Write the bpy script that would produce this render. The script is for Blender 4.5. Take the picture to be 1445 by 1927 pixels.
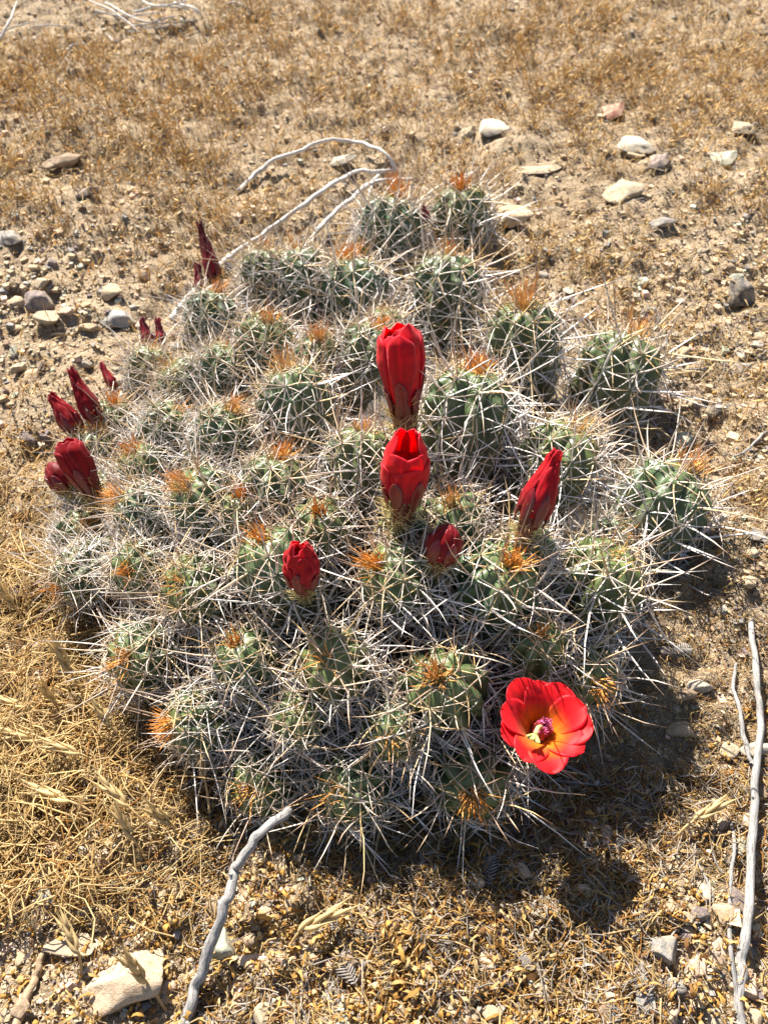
import bpy, bmesh, math, random
import numpy as np
from mathutils import Vector, Matrix

for o in list(bpy.data.objects): bpy.data.objects.remove(o)
SC = bpy.context.scene
COL = SC.collection
rng = np.random.default_rng(7)
random.seed(7)

# ------------------------------------------------------------ camera, sky, sun, exposure
H = 0.72
PITCH = math.radians(48)
F = 1449.0                                   # focal length in photo pixels (1445 x 1927)
cd = bpy.data.cameras.new('camera'); cam = bpy.data.objects.new('camera', cd); COL.objects.link(cam)
cam.location = (0, 0, H); cam.rotation_euler = (math.pi/2 - PITCH, 0, 0)
cd.sensor_fit = 'VERTICAL'; cd.sensor_height = 36; cd.sensor_width = 27
cd.lens = 36*F/1927; cd.clip_start = 0.02; cd.clip_end = 400
cd.dof.use_dof = True; cd.dof.focus_distance = 0.70; cd.dof.aperture_fstop = 9.0
SC.camera = cam

SUN_EL = math.radians(46); SUN_AZ = math.radians(-27)     # azimuth from +Y (behind the cactus), towards -X
w = bpy.data.worlds.new('World'); SC.world = w; w.use_nodes = True
nt = w.node_tree; bg = nt.nodes['Background']; sky = nt.nodes.new('ShaderNodeTexSky')
sky.sky_type = 'NISHITA'; sky.sun_disc = False
sky.sun_elevation = SUN_EL; sky.sun_rotation = SUN_AZ
nt.links.new(sky.outputs[0], bg.inputs[0]); bg.inputs[1].default_value = 0.05
sd = bpy.data.lights.new('sun', 'SUN'); sun = bpy.data.objects.new('sun', sd); COL.objects.link(sun)
sd.energy = 5.0; sd.angle = math.radians(0.55); sd.color = (1.0, 0.94, 0.84)
sdir = Vector((math.sin(SUN_AZ)*math.cos(SUN_EL), math.cos(SUN_AZ)*math.cos(SUN_EL), math.sin(SUN_EL)))
sun.rotation_euler = sdir.to_track_quat('Z', 'Y').to_euler(); sun.location = (-1, 2, 3)
vs = SC.view_settings; vs.view_transform = 'Standard'; vs.look = 'None'; vs.gamma = 1; vs.exposure = 1.7
vs.use_curve_mapping = False
SC.cycles.diffuse_bounces = 2; SC.cycles.transmission_bounces = 3

# ------------------------------------------------------------ helpers
CAMP = np.array([0, 0, H])
FWD = np.array([0, math.cos(PITCH), -math.sin(PITCH)]); UPV = np.array([0, math.sin(PITCH), math.cos(PITCH)])
RGT = np.array([1.0, 0, 0])
def ray(px, py):
    px = np.asarray(px, float); py = np.asarray(py, float)
    return FWD + RGT*((px-722.5)/F)[..., None] + UPV*((963.5-py)/F)[..., None]
def project(P):
    v = np.asarray(P) - CAMP
    d = v @ FWD
    return 722.5 + F*(v @ RGT)/d, 963.5 - F*(v @ UPV)/d, d

def _hash(ix, iy, s):
    n = (ix*374761393 + iy*668265263 + s*982451653) & 0xffffffff
    n = ((n ^ (n >> 13))*1274126177) & 0xffffffff
    return ((n ^ (n >> 16)) & 0xffff)/65535.0
def vn(x, y, s=0):
    x = np.asarray(x, float); y = np.asarray(y, float)
    ix = np.floor(x).astype(np.int64); iy = np.floor(y).astype(np.int64)
    fx = x-ix; fy = y-iy; fx = fx*fx*(3-2*fx); fy = fy*fy*(3-2*fy)
    a = _hash(ix, iy, s); b = _hash(ix+1, iy, s); c = _hash(ix, iy+1, s); d = _hash(ix+1, iy+1, s)
    return (a*(1-fx)+b*fx)*(1-fy) + (c*(1-fx)+d*fx)*fy - 0.5
def g(x, y):
    x = np.asarray(x, float); y = np.asarray(y, float)
    z = 0.075*np.clip(y-0.3, -2, 6) + 0.05*vn(x*1.6+3, y*1.6, 1)
    near = np.exp(-((x/2.5)**2 + ((y-1)/3.2)**2))
    z = z + near*(0.022*vn(x*7, y*7, 2) + 0.018*vn(x*21, y*21, 3) + 0.015*vn(x*55, y*55, 4) + 0.010*np.abs(vn(x*110, y*110, 5)))
    return z
def ground_at(px, py, h=0.0):
    r = ray(px, py); d = np.full(r.shape[:-1], 0.8)
    for _ in range(40):
        P = CAMP + r*d[..., None]
        d2 = (H - (g(P[..., 0], P[..., 1])+h))/np.maximum(-r[..., 2], 0.05)
        d = 0.5*d + 0.5*d2
    return CAMP + r*d[..., None]

def mk(name, V, Fs, mat=None, parent=None, col=None, smooth=True, origin=None, label=None, cat=None, group=None, kind=None):
    V = np.asarray(V, np.float32).reshape(-1, 3)
    if origin is not None: V = V - np.asarray(origin, np.float32)
    if not isinstance(Fs, (list, tuple)): Fs = [Fs]
    me = bpy.data.meshes.new(name)
    loops = np.concatenate([np.asarray(f, np.int32).ravel() for f in Fs])
    tot = np.concatenate([np.full(len(f), np.asarray(f).shape[1], np.int32) for f in Fs])
    st = np.concatenate([[0], np.cumsum(tot)[:-1]]).astype(np.int32)
    me.vertices.add(len(V)); me.vertices.foreach_set('co', V.ravel())
    me.loops.add(len(loops)); me.loops.foreach_set('vertex_index', loops)
    me.polygons.add(len(tot)); me.polygons.foreach_set('loop_start', st); me.polygons.foreach_set('loop_total', tot)
    me.polygons.foreach_set('use_smooth', np.full(len(tot), smooth))
    if col is not None:
        c = np.ones((len(V), 4), np.float32); c[:, :3] = np.asarray(col, np.float32).reshape(-1, 3)
        at = me.color_attributes.new('Col', 'FLOAT_COLOR', 'POINT'); at.data.foreach_set('color', c.ravel())
    me.update(); me.validate()
    if mat: me.materials.append(mat)
    o = bpy.data.objects.new(name, me); COL.objects.link(o)
    if parent: o.parent = parent
    elif origin is not None: o.location = origin
    tag(o, label, cat, group, kind)
    return o
def tag(o, label=None, cat=None, group=None, kind=None):
    if label: o['label'] = label
    if cat: o['category'] = cat
    if group: o['group'] = group
    if kind: o['kind'] = kind
    return o
def empty(name, loc, label=None, cat=None, group=None):
    o = bpy.data.objects.new(name, None); o.empty_display_size = 0.02; COL.objects.link(o); o.location = [float(v) for v in loc]
    return tag(o, label, cat, group)

def unit(v): return v/np.maximum(np.linalg.norm(v, axis=-1, keepdims=True), 1e-9)
def tubes(P, R, sides=3, cap=False):
    """P (n,k,3) paths, R (n,k) radii -> verts, quad faces"""
    n, k, _ = P.shape
    T = np.empty_like(P); T[:, 1:-1] = P[:, 2:]-P[:, :-2]; T[:, 0] = P[:, 1]-P[:, 0]; T[:, -1] = P[:, -1]-P[:, -2]
    T = unit(T)
    ref = np.zeros((n, 1, 3)); ref[..., 2] = 1
    flat = np.abs(unit(P[:, -1]-P[:, 0])[:, 2]) > 0.8
    ref[flat] = (1, 0.2, 0)
    A = unit(np.cross(T, ref)); B = np.cross(T, A)
    an = np.arange(sides)*2*np.pi/sides
    V = P[:, :, None, :] + R[:, :, None, None]*(np.cos(an)[None, None, :, None]*A[:, :, None, :] + np.sin(an)[None, None, :, None]*B[:, :, None, :])
    idx = np.arange(n*k*sides).reshape(n, k, sides)
    a = idx[:, :-1, :]; b = np.roll(idx, -1, 2)[:, :-1, :]; c = np.roll(idx, -1, 2)[:, 1:, :]; d = idx[:, 1:, :]
    Fq = np.stack([a, b, c, d], -1).reshape(-1, 4)
    return V.reshape(-1, 3), Fq
def ring_caps(n, k, sides):
    idx = np.arange(n*k*sides).reshape(n, k, sides)
    return np.concatenate([idx[:, 0, ::-1], idx[:, -1, :]])
def rep(C, sides):              # (n,k,3) colours -> per vertex
    return np.repeat(C.reshape(-1, 3), sides, 0)
def ribbons(P, Wd):
    n, k, _ = P.shape
    V = np.stack([P-Wd, P+Wd], 2)
    idx = np.arange(n*k*2).reshape(n, k, 2)
    Fq = np.stack([idx[:, :-1, 0], idx[:, :-1, 1], idx[:, 1:, 1], idx[:, 1:, 0]], -1).reshape(-1, 4)
    return V.reshape(-1, 3), Fq
def catmull(pts, n):
    pts = np.asarray(pts, float); m = len(pts)
    t = np.linspace(0, m-1, n); i = np.clip(t.astype(int), 0, m-2); f = (t-i)[:, None]
    p0 = pts[np.maximum(i-1, 0)]; p1 = pts[i]; p2 = pts[i+1]; p3 = pts[np.minimum(i+2, m-1)]
    return 0.5*((2*p1)+(-p0+p2)*f+(2*p0-5*p1+4*p2-p3)*f*f+(-p0+3*p1-3*p2+p3)*f**3)

# ------------------------------------------------------------ materials
def mat(name, build):
    m = bpy.data.materials.new(name); m.use_nodes = True
    t = m.node_tree; b = t.nodes['Principled BSDF']; build(t, b); return m
def N(t, typ, **kw):
    n = t.nodes.new(typ)
    for k, v in kw.items():
        if k in n.inputs: n.inputs[k].default_value = v
        else: setattr(n, k, v)
    return n
def noise(t, scale, detail=4, rough=0.6, coord='Object'):
    tc = N(t, 'ShaderNodeTexCoord'); n = N(t, 'ShaderNodeTexNoise'); n.inputs['Scale'].default_value = scale
    n.inputs['Detail'].default_value = detail; n.inputs['Roughness'].default_value = rough
    t.links.new(tc.outputs[coord], n.inputs['Vector']); return n
def ramp(t, src, stops):
    r = N(t, 'ShaderNodeValToRGB'); e = r.color_ramp.elements
    while len(e) < len(stops): e.new(0.5)
    for i, (p, c) in enumerate(stops): e[i].position = p; e[i].color = (*c, 1)
    t.links.new(src, r.inputs[0]); return r
def mixc(t, a, b, fac, mode='MIX'):
    m = N(t, 'ShaderNodeMix'); m.data_type = 'RGBA'; m.blend_type = mode
    for s, i in ((a, 6), (b, 7), (fac, 0)):
        if isinstance(s, (int, float)): m.inputs[i].default_value = s
        elif isinstance(s, tuple): m.inputs[i].default_value = (*s, 1)
        else: t.links.new(s, m.inputs[i])
    return m.outputs[2]
def bump(t, b, src, strength, dist):
    n = N(t, 'ShaderNodeBump'); n.inputs['Strength'].default_value = strength; n.inputs['Distance'].default_value = dist
    t.links.new(src, n.inputs['Height']); t.links.new(n.outputs[0], b.inputs['Normal'])

def m_ground(t, b):
    big = noise(t, 3.5, 5); mid = noise(t, 28, 6, 0.7); fine = noise(t, 260, 5, 0.7)
    c1 = ramp(t, mid.outputs[0], [(0.30, (0.19, 0.142, 0.095)), (0.48, (0.43, 0.345, 0.24)), (0.70, (0.54, 0.445, 0.325))])
    c2 = ramp(t, fine.outputs[0], [(0.3, (0.42, 0.36, 0.30)), (0.55, (1, 1, 1)), (0.75, (1.25, 1.22, 1.18))])
    c3 = ramp(t, big.outputs[0], [(0.35, (0.86, 0.80, 0.74)), (0.65, (1.08, 1.04, 1.0))])
    c = mixc(t, c1.outputs[0], c2.outputs[0], 0.8, 'MULTIPLY'); c = mixc(t, c, c3.outputs[0], 1.0, 'MULTIPLY')
    t.links.new(c, b.inputs['Base Color']); b.inputs['Roughness'].default_value = 0.95; b.inputs['Specular IOR Level'].default_value = 0.15
    cl = noise(t, 75, 5, 0.75); ad = N(t, 'ShaderNodeMath'); ad.operation = 'MULTIPLY_ADD'
    t.links.new(cl.outputs[0], ad.inputs[0]); ad.inputs[1].default_value = 2.2; t.links.new(fine.outputs[0], ad.inputs[2])
    bump(t, b, ad.outputs[0], 1.0, 0.006)
M_GROUND = mat('desert_soil', m_ground)

def m_col(rough=0.6, spec=0.3, transl=0.0, var=0.0, scale=60, sheen=0.0, tsat=1.0):
    def f(t, b):
        at = N(t, 'ShaderNodeAttribute', attribute_name='Col'); c = at.outputs['Color']
        if var > 0:
            n = noise(t, scale, 4); r = ramp(t, n.outputs[0], [(0.3, (1-var,)*3), (0.7, (1+var*0.6,)*3)])
            c = mixc(t, c, r.outputs[0], 1.0, 'MULTIPLY')
        t.links.new(c, b.inputs['Base Color']); b.inputs['Roughness'].default_value = rough; b.inputs['Specular IOR Level'].default_value = spec
        if sheen: b.inputs['Sheen Weight'].default_value = sheen
        if transl > 0:
            tr = N(t, 'ShaderNodeBsdfTranslucent'); t.links.new(c, tr.inputs[0])
            mx = N(t, 'ShaderNodeMixShader'); mx.inputs[0].default_value = transl
            t.links.new(b.outputs[0], mx.inputs[1]); t.links.new(tr.outputs[0], mx.inputs[2])
            t.links.new(mx.outputs[0], t.nodes['Material Output'].inputs[0])
    return f
M_SPINE = mat('spine', m_col(0.38, 0.5, 0.12, 0.18, 220))
M_STRAW = mat('straw', m_col(0.6, 0.3, 0.38, 0.15, 90))
M_LEAF = mat('dry_leaf', m_col(0.75, 0.2, 0.3, 0.25, 120))
M_PETAL = mat('petal', m_col(0.5, 0.28, 0.52, 0.16, 160, 0.1))
M_WITHER = mat('withered_petal', m_col(0.35, 0.5, 0.15, 0.35, 300))
M_PART = mat('flower_part', m_col(0.6, 0.3, 0.2, 0.15, 500))

def m_green(t, b):
    at = N(t, 'ShaderNodeAttribute', attribute_name='Col')
    n = noise(t, 85, 5, 0.65); r = ramp(t, n.outputs[0], [(0.3, (0.72, 0.76, 0.70)), (0.55, (1, 1, 1)), (0.78, (1.3, 1.22, 1.1))])
    c = mixc(t, at.outputs['Color'], r.outputs[0], 0.9, 'MULTIPLY')
    n2 = noise(t, 30, 3); r2 = ramp(t, n2.outputs[0], [(0.62, (0, 0, 0)), (0.72, (1, 1, 1))])
    c = mixc(t, c, (0.20, 0.17, 0.045), r2.outputs[0]) if False else c
    t.links.new(c, b.inputs['Base Color']); b.inputs['Roughness'].default_value = 0.42; b.inputs['Specular IOR Level'].default_value = 0.45
    b.inputs['Subsurface Weight'].default_value = 0.0
    f = noise(t, 600, 3); bump(t, b, f.outputs[0], 0.25, 0.0008)
M_GREEN = mat('cactus_skin', m_green)

def m_wood(base, dark, scale=1.0):
    def f(t, b):
        tc = N(t, 'ShaderNodeTexCoord'); n = N(t, 'ShaderNodeTexNoise'); n.inputs['Scale'].default_value = 4.5*scale
        n.inputs['Detail'].default_value = 6; n.inputs['Roughness'].default_value = 0.7
        mp = N(t, 'ShaderNodeMapping'); mp.inputs['Scale'].default_value = (1, 1, 0.16)
        at = N(t, 'ShaderNodeAttribute', attribute_name='Col'); t.links.new(at.outputs['Vector'], mp.inputs[0]); t.links.new(mp.outputs[0], n.inputs['Vector'])
        r = ramp(t, n.outputs[0], [(0.38, dark), (0.5, base), (0.68, tuple(min(1, v*1.25) for v in base))])
        t.links.new(r.outputs[0], b.inputs['Base Color']); b.inputs['Roughness'].default_value = 0.8
        bump(t, b, n.outputs[0], 0.9, 0.0012)
    return f
M_WOODG = mat('weathered_grey_wood', m_wood((0.30, 0.285, 0.27), (0.12, 0.11, 0.10)))
M_WOODW = mat('bleached_wood', m_wood((0.58, 0.54, 0.50), (0.28, 0.25, 0.23)))
M_WOODB = mat('brown_dead_wood', m_wood((0.36, 0.25, 0.15), (0.11, 0.07, 0.04)))
M_CORE = mat('woody_base', m_wood((0.045, 0.033, 0.023), (0.015, 0.01, 0.008)))  # wood colour taken near black, painting deep shade into the gaps between stems

STONE_COL = {'cream': ((0.38, 0.31, 0.215), (0.25, 0.19, 0.12)), 'white': ((0.43, 0.385, 0.315), (0.29, 0.25, 0.19)),
             'tan': ((0.46, 0.34, 0.22), (0.30, 0.21, 0.13)), 'grey': ((0.24, 0.225, 0.21), (0.14, 0.13, 0.12)),
             'blue-grey': ((0.27, 0.275, 0.275), (0.17, 0.172, 0.17)), 'purple-grey': ((0.17, 0.135, 0.135), (0.10, 0.08, 0.08)),
             'red': ((0.40, 0.17, 0.12), (0.27, 0.11, 0.08)), 'black': ((0.085, 0.08, 0.078), (0.04, 0.038, 0.037)),
             'pink': ((0.62, 0.44, 0.33), (0.46, 0.30, 0.20)), 'green-grey': ((0.40, 0.41, 0.32), (0.26, 0.26, 0.19)),
             'pale': ((0.48, 0.36, 0.25), (0.34, 0.23, 0.145)), 'brown': ((0.24, 0.165, 0.11), (0.14, 0.095, 0.06))}
def m_stone(a, bcol):
    def f(t, b):
        n = noise(t, 2.2, 6, 0.7); n2 = noise(t, 9, 6, 0.75)
        r = ramp(t, n.outputs[0], [(0.33, bcol), (0.5, a), (0.72, tuple(min(0.9, v*1.22) for v in a))])
        r2 = ramp(t, n2.outputs[0], [(0.34, (0.6, 0.57, 0.53)), (0.5, (1, 1, 1)), (0.7, (1.12, 1.1, 1.08))])
        c = mixc(t, r.outputs[0], r2.outputs[0], 0.85, 'MULTIPLY')
        n3 = noise(t, 1.6, 6, 0.75); rd_ = ramp(t, n3.outputs[0], [(0.42, (0, 0, 0)), (0.62, (0.75, 0.75, 0.75))])
        c = mixc(t, c, (0.45, 0.35, 0.24), rd_.outputs[0])
        t.links.new(c, b.inputs['Base Color']); b.inputs['Roughness'].default_value = 0.9; b.inputs['Specular IOR Level'].default_value = 0.25
        bump(t, b, n2.outputs[0], 0.7, 0.0025)
    return f
M_STONE = {k: mat(k.replace('-', '_')+'_stone', m_stone(*v)) for k, v in STONE_COL.items()}

# ------------------------------------------------------------ ground: one sheet, fine near, reaching far out
def axis_coords(lo, hi, step, far):
    c = list(np.arange(lo, hi+1e-6, step)); s = step; a = hi
    while a < far: s *= 1.22; a += s; c.append(a)
    s = step; a = lo; pre = []
    while a > -far: s *= 1.22; a -= s; pre.append(a)
    return np.array(pre[::-1]+c)
gx = axis_coords(-1.1, 1.1, 0.0068, 150); gy = axis_coords(0.0, 2.2, 0.0068, 150)
X, Y = np.meshgrid(gx, gy); Z = g(X, Y)
idx = np.arange(X.size).reshape(X.shape)
mk('ground', np.stack([X, Y, Z], -1), np.stack([idx[:-1, :-1], idx[:-1, 1:], idx[1:, 1:], idx[1:, :-1]], -1).reshape(-1, 4), M_GROUND, kind='structure')

# ------------------------------------------------------------ the cactus mound
CX, CY = 0.0, 0.645
CZ = float(g(CX, CY)) - 0.02
EA, EB, EC = 0.345, 0.385, 0.205            # ellipsoid on which the stem bodies sit
CROOT = np.array([CX, CY, CZ])
cactus = empty('cactus', CROOT, 'mound of many spiny green cactus stems with red flowers and buds', 'cactus')
def dome_depth(px, py, k=1.0, hfall=0.05):
    r = ray(px, py); S = np.array([EA*k, EB*k, EC*k])
    o = (CAMP-CROOT)/S; q = r/S
    A = q@q; B = 2*(o@q); C = o@o-1; D = B*B-4*A*C
    if D > 0:
        d = (-B-math.sqrt(D))/(2*A); P = CAMP+r*d
        if P[2] > g(P[0], P[1])+0.02: return d
    P = ground_at(px, py, hfall); return float((P-CAMP)@FWD)

FLD = dome_depth(1005, 1400, 1.0, 0.05)-0.032
FLP = CAMP+ray(1010, 1385)*FLD
FLC = FLP - unit(ray(1010, 1385))*.04 + UPV*.012
STEMS = [  # tip x,y ; body centre x,y ; radius (photo pixels)
 (742,372,735,425,55),(868,360,868,402,52),(553,470,562,522,55),(500,462,500,512,44),(660,483,665,545,60),(850,445,842,540,68),
 (985,580,985,632,64),(1205,605,1165,695,80),(505,605,500,645,52),(535,690,555,752,64),(900,680,882,772,80),(320,690,345,722,46),
 (425,650,420,688,42),(345,765,318,802,44),(715,612,690,662,52),(685,805,680,862,60),(1085,810,1050,862,70),(1310,870,1250,942,76),
 (440,770,422,812,50),(350,915,385,942,60),(528,858,518,915,60),(250,850,272,882,46),(215,930,265,962,48),(490,1010,522,1062,72),
 (705,1060,747,1085,66),(965,1060,930,1097,78),(1160,1040,1125,1092,78),(335,1100,372,1108,62),(240,1075,262,1070,50),(115,1105,150,1085,48),
 (240,1240,272,1232,62),(440,1205,462,1240,56),(612,1238,627,1252,66),(820,1270,832,1292,76),(325,1365,377,1355,62),(470,1490,492,1468,60),
 (630,1490,662,1478,66),(890,1495,885,1465,70),(1122,1290,1100,1268,58),(850,945,852,975,56),(165,985,152,1002,40),
 (410,545,400,590,44),(290,655,285,690,40),(215,760,212,795,42),(180,810,185,842,40),(190,935,172,925,42),(600,640,602,672,44),
 (760,960,765,985,50),(600,960,602,990,52),(560,1330,562,1352,50),(735,1395,738,1372,54),(1015,1190,1012,1212,54),
 (985,1010,990,1035,50),(455,930,458,965,46),(1010,1400,985,1395,46)]
bodies = []
for tx, ty, bx, by, rp in STEMS:
    d = dome_depth(bx, by); P = CAMP+ray(bx, by)*d; R = float(np.clip(rp*d/F, 0.019, 0.05))
    P[2] = max(P[2], g(P[0], P[1])+0.6*R)
    u, v = (tx-bx)/rp, -(ty-by)/rp; nn = math.hypot(u, v)
    if nn > 0.95: u, v = u/nn*0.95, v/nn*0.95
    tc = -unit(ray(bx, by)); wz = math.sqrt(max(0.0, 1-u*u-v*v))
    ax = unit(RGT*u + UPV*v + tc*wz)
    bodies.append((P, ax, R, max(0, nn-1)*0.9))
nspec = len(bodies)
# fillers low between the others
S3 = np.array([EA, EB, EC])*0.84
tries = 0
while len(bodies) < nspec+9 and tries < 4000:
    tries += 1
    q = unit(rng.normal(size=3)); q[2] = abs(q[2])
    P = CROOT + q*S3
    if P[2] < g(P[0], P[1])+0.02 or (P[1] > 0.86 and P[2] < CZ+0.1): continue
    R = rng.uniform(0.024, 0.031)
    if min(np.linalg.norm(P-b[0])/(R+b[2]) for b in bodies) < 0.98: continue
    nx, ny, _ = project(P)
    if nx > 1150 and ny > 980: continue
    ax = unit(unit((P-CROOT)/S3**2)*0.7 + np.array([0, 0, 0.6])); bodies.append((P, ax, R, 0))

def frame(ax):
    ref = np.array([0, 0, 1.0]) if abs(ax[2]) < 0.9 else np.array([1.0, 0, 0])
    a = unit(np.cross(ref, ax)); return a, np.cross(ax, a)
SINGLE = []          # candidates for spines built one by one
def spine_mesh_data(P, D, L, Th, Bd, c0, c1):
    """arrays of spines -> verts, faces, colours"""
    t = np.array([0, 0.3, 0.65, 1.0])
    path = P[:, None] + D[:, None]*(L[:, None]*t)[..., None] + Bd[:, None]*(L[:, None]*t**2)[..., None]
    rad = Th[:, None]*np.array([1.0, 0.9, 0.68, 0.06])
    V, Fq = tubes(path, rad, 3)
    k = np.array([0, 0.05, 0.3, 1.0])[None, :, None]
    C = c0[:, None]*(1-k)+c1[:, None]*k
    return V, Fq, rep(C, 3)

stem_objs = []
for si, (P, ax, R, ext) in enumerate(bodies):
    r = np.random.default_rng(100+si)
    nr = int(r.choice([8, 9, 9, 10])); A, B = frame(ax); ph0 = r.uniform(0, 6.28)
    nphi = nr*6; na = 18
    L = 2.5*R + ext*R
    # profile: arc from apex to equator then down the trunk
    a = np.linspace(0.02, np.pi/2, na)
    pr = R*np.sin(a)**0.86; pz = R*(0.98*np.cos(a)) - 0.16*R*np.exp(-(pr/(0.28*R))**2)
    tr = np.linspace(0, 1, 15)[1:]
    pr = np.concatenate([pr, R*(1-0.04*tr-0.2*tr**2)]); pz = np.concatenate([pz, -L*tr])
    s = np.concatenate([[0], np.cumsum(np.hypot(np.diff(pr), np.diff(pz)))])
    phi = np.arange(nphi)*2*np.pi/nphi
    tw = r.uniform(-0.25, 0.25)
    PH = phi[None, :] + ph0 + tw*(s/R)[:, None]*0.3
    s0 = 0.47*R
    ridge = np.abs(np.cos(nr*phi/2))[None, :]**0.9
    k_rib = np.round(nr*phi/(2*np.pi))[None, :] % 2
    tub = 0.5+0.5*np.cos(2*np.pi*(s[:, None]/s0-0.5-0.5*k_rib))
    fade = np.clip(pr/R*1.6-0.15, 0, 1)[:, None]
    rad = pr[:, None]*(1+fade*(0.34*(ridge-0.72)+0.17*ridge**2*(tub-0.5)))
    irr = 1+0.05*vn(np.cos(phi)[None, :]*2+si*7, np.sin(phi)[None, :]*2+s[:, None]/R, 9)
    rad = rad*irr
    V = P + rad[..., None]*(np.cos(PH)[..., None]*A+np.sin(PH)[..., None]*B) + pz[:, None, None]*ax
    n1, n2 = rad.shape
    idx = np.arange(n1*n2).reshape(n1, n2); nx = np.roll(idx, -1, 1)
    Fq = np.stack([idx[:-1], idx[1:], nx[1:], nx[:-1]], -1).reshape(-1, 4)
    cap = idx[0, :][None, :]
    # skin: pale young growth at the apex, grey-green on the sides, tan corky toward the old base; crests a bit paler
    hue = r.uniform(-1, 1)
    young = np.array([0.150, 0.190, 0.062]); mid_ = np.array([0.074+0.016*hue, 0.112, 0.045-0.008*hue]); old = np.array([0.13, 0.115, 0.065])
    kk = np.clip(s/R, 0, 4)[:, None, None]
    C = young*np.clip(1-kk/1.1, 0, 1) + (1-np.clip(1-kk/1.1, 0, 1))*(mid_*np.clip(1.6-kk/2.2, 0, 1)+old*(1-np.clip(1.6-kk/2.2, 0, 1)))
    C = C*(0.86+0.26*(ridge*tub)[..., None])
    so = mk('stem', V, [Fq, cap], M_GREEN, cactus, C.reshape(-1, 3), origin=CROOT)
    stem_objs.append(so)
    # areoles
    px, py, dd = project(P)
    dense = 1.0 + 0.3*np.clip((650-px)/500, 0, 1)
    Ps, Ds, Ls, Ts, Bs, c0s, c1s, cen = [], [], [], [], [], [], [], []
    Pn, Dn, Ln, Tn, Bn, n0, n1c = [], [], [], [], [], [], []
    wool = []
    ntuft = int(r.choice([1, 3, 4, 5, 7])) if si < nspec else 1
    tlen = r.uniform(.6, 1.15); tcol = r.uniform(0, 1)
    for k in range(nr):
        for j in range(6 if ext < .1 else 7):
            sj = s0*(j+0.5+0.5*(k % 2))
            if sj > s[-1]*0.97: break
            rr = float(np.interp(sj, s, pr)); zz = float(np.interp(sj, s, pz))
            e = 0.03*R
            dr = float(np.interp(sj+e, s, pr)-np.interp(sj-e, s, pr)); dz = float(np.interp(sj+e, s, pz)-np.interp(sj-e, s, pz))
            ln = math.hypot(dr, dz)+1e-9
            ang = 2*np.pi*k/nr + ph0 + tw*(sj/R)*0.3
            rd = math.cos(ang)*A+math.sin(ang)*B
            nrm = unit(-dz/ln*rd + dr/ln*ax); dn = unit(dr/ln*rd+dz/ln*ax); lat = np.cross(nrm, dn)
            base = P + rd*rr*(1+0.085*min(1, rr/R*1.6)) + ax*zz
            wool.append(base)
            if j == 0:
                for q in range(ntuft):
                    d = unit(ax*1.0 + rd*r.uniform(-0.3, 0.55) + r.normal(size=3)*0.2)
                    Pn.append(P+ax*(pz[0]+.02*R)+(base-P-ax*((base-P)@ax))*r.uniform(.1, .75)+r.normal(size=3)*0.02*R); Dn.append(d); Ln.append(R*r.uniform(0.3, 1.0)*tlen); Tn.append(R*r.uniform(0.017, 0.027))
                    Bn.append(rd*0.1); cc = (np.array([0.88, 0.40, 0.07])*tcol+np.array([.82, .55, .22])*(1-tcol))*r.uniform(0.8, 1.1); n0.append(cc); n1c.append(np.array([0.82, 0.24, 0.02])*r.uniform(0.7, 1.15))
            if j == 0 and r.random() < .45:      # long dark upright spines at the crown
                Pn.append(base); Dn.append(unit(ax+rd*.35+r.normal(size=3)*.22)); Ln.append(R*r.uniform(1.0, 1.9)); Tn.append(R*.022); Bn.append(rd*.05); n0.append(np.array([.52, .36, .25])); n1c.append(np.array([.20, .12, .10]))
            fresh = max(0, 1-(j-0.5)/2.0)
            nrad = int(round(r.integers(7, 9)*dense)) if j else 3
            for q in range(nrad):
                an = 2*np.pi*(q+r.uniform(-.3, .3))/nrad
                tang = math.cos(an)*(-dn)+math.sin(an)*lat
                lift = r.uniform(0.2, 0.6)
                d = unit(tang+nrm*lift)
                Ps.append(base); Ds.append(d); Ls.append(R*r.uniform(0.65, 1.4)*(.55 if j == 0 else 1)); Ts.append(R*r.uniform(0.015, 0.023)); Bs.append(-nrm*r.uniform(0.0, 0.38)+0.08*r.normal(size=3)); cen.append(0)
            for q in range(0 if j == 0 else (1 if r.random() < 0.75 else 2)):
                d = unit(nrm*1.0 + 0.55*r.normal(size=3)*0.7 + ax*0.25*r.random() + 0.2*lat*r.normal())
                Ps.append(base); Ds.append(d); Ls.append(R*r.uniform(1.1, 2.3)); Ts.append(R*r.uniform(0.022, 0.032)); Bs.append(0.13*r.normal(size=3)); cen.append(1)
            m = len(Ps)-len(c0s)
            for q in range(m):
                v = r.uniform(0.72, 1.12); old_c = np.array([0.86, 0.81, 0.775])*v
                if r.random() < 0.18: old_c = np.array([0.70, 0.54, 0.32])*v
                fc = np.array([0.64, 0.40, 0.13])*v
                f_ = fresh*r.uniform(0.3, 0.9)
                c0s.append(old_c*(1-f_)+fc*f_)
                tipc = np.array([0.48, 0.28, 0.15])*r.uniform(0.7, 1.2)
                if r.random() < 0.5: tipc = old_c*0.9
                c1s.append(tipc)
    Ps, Ds, Ls, Ts, Bs, c0s, c1s, cen = [np.array(v) for v in (Ps, Ds, Ls, Ts, Bs, c0s, c1s, cen)]
    tips = Ps+Ds*Ls[:, None]; mids = Ps+Ds*Ls[:, None]*.55
    okk = (np.linalg.norm(tips-FLC, axis=1) > .05) & (np.linalg.norm(mids-FLC, axis=1) > .05)
    Ps, Ds, Ls, Ts, Bs, c0s, c1s, cen, tips = [v_[okk] for v_ in (Ps, Ds, Ls, Ts, Bs, c0s, c1s, cen, tips)]
    ax1, ay1, d1 = project(Ps); ax2, ay2, d2 = project(tips)
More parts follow.
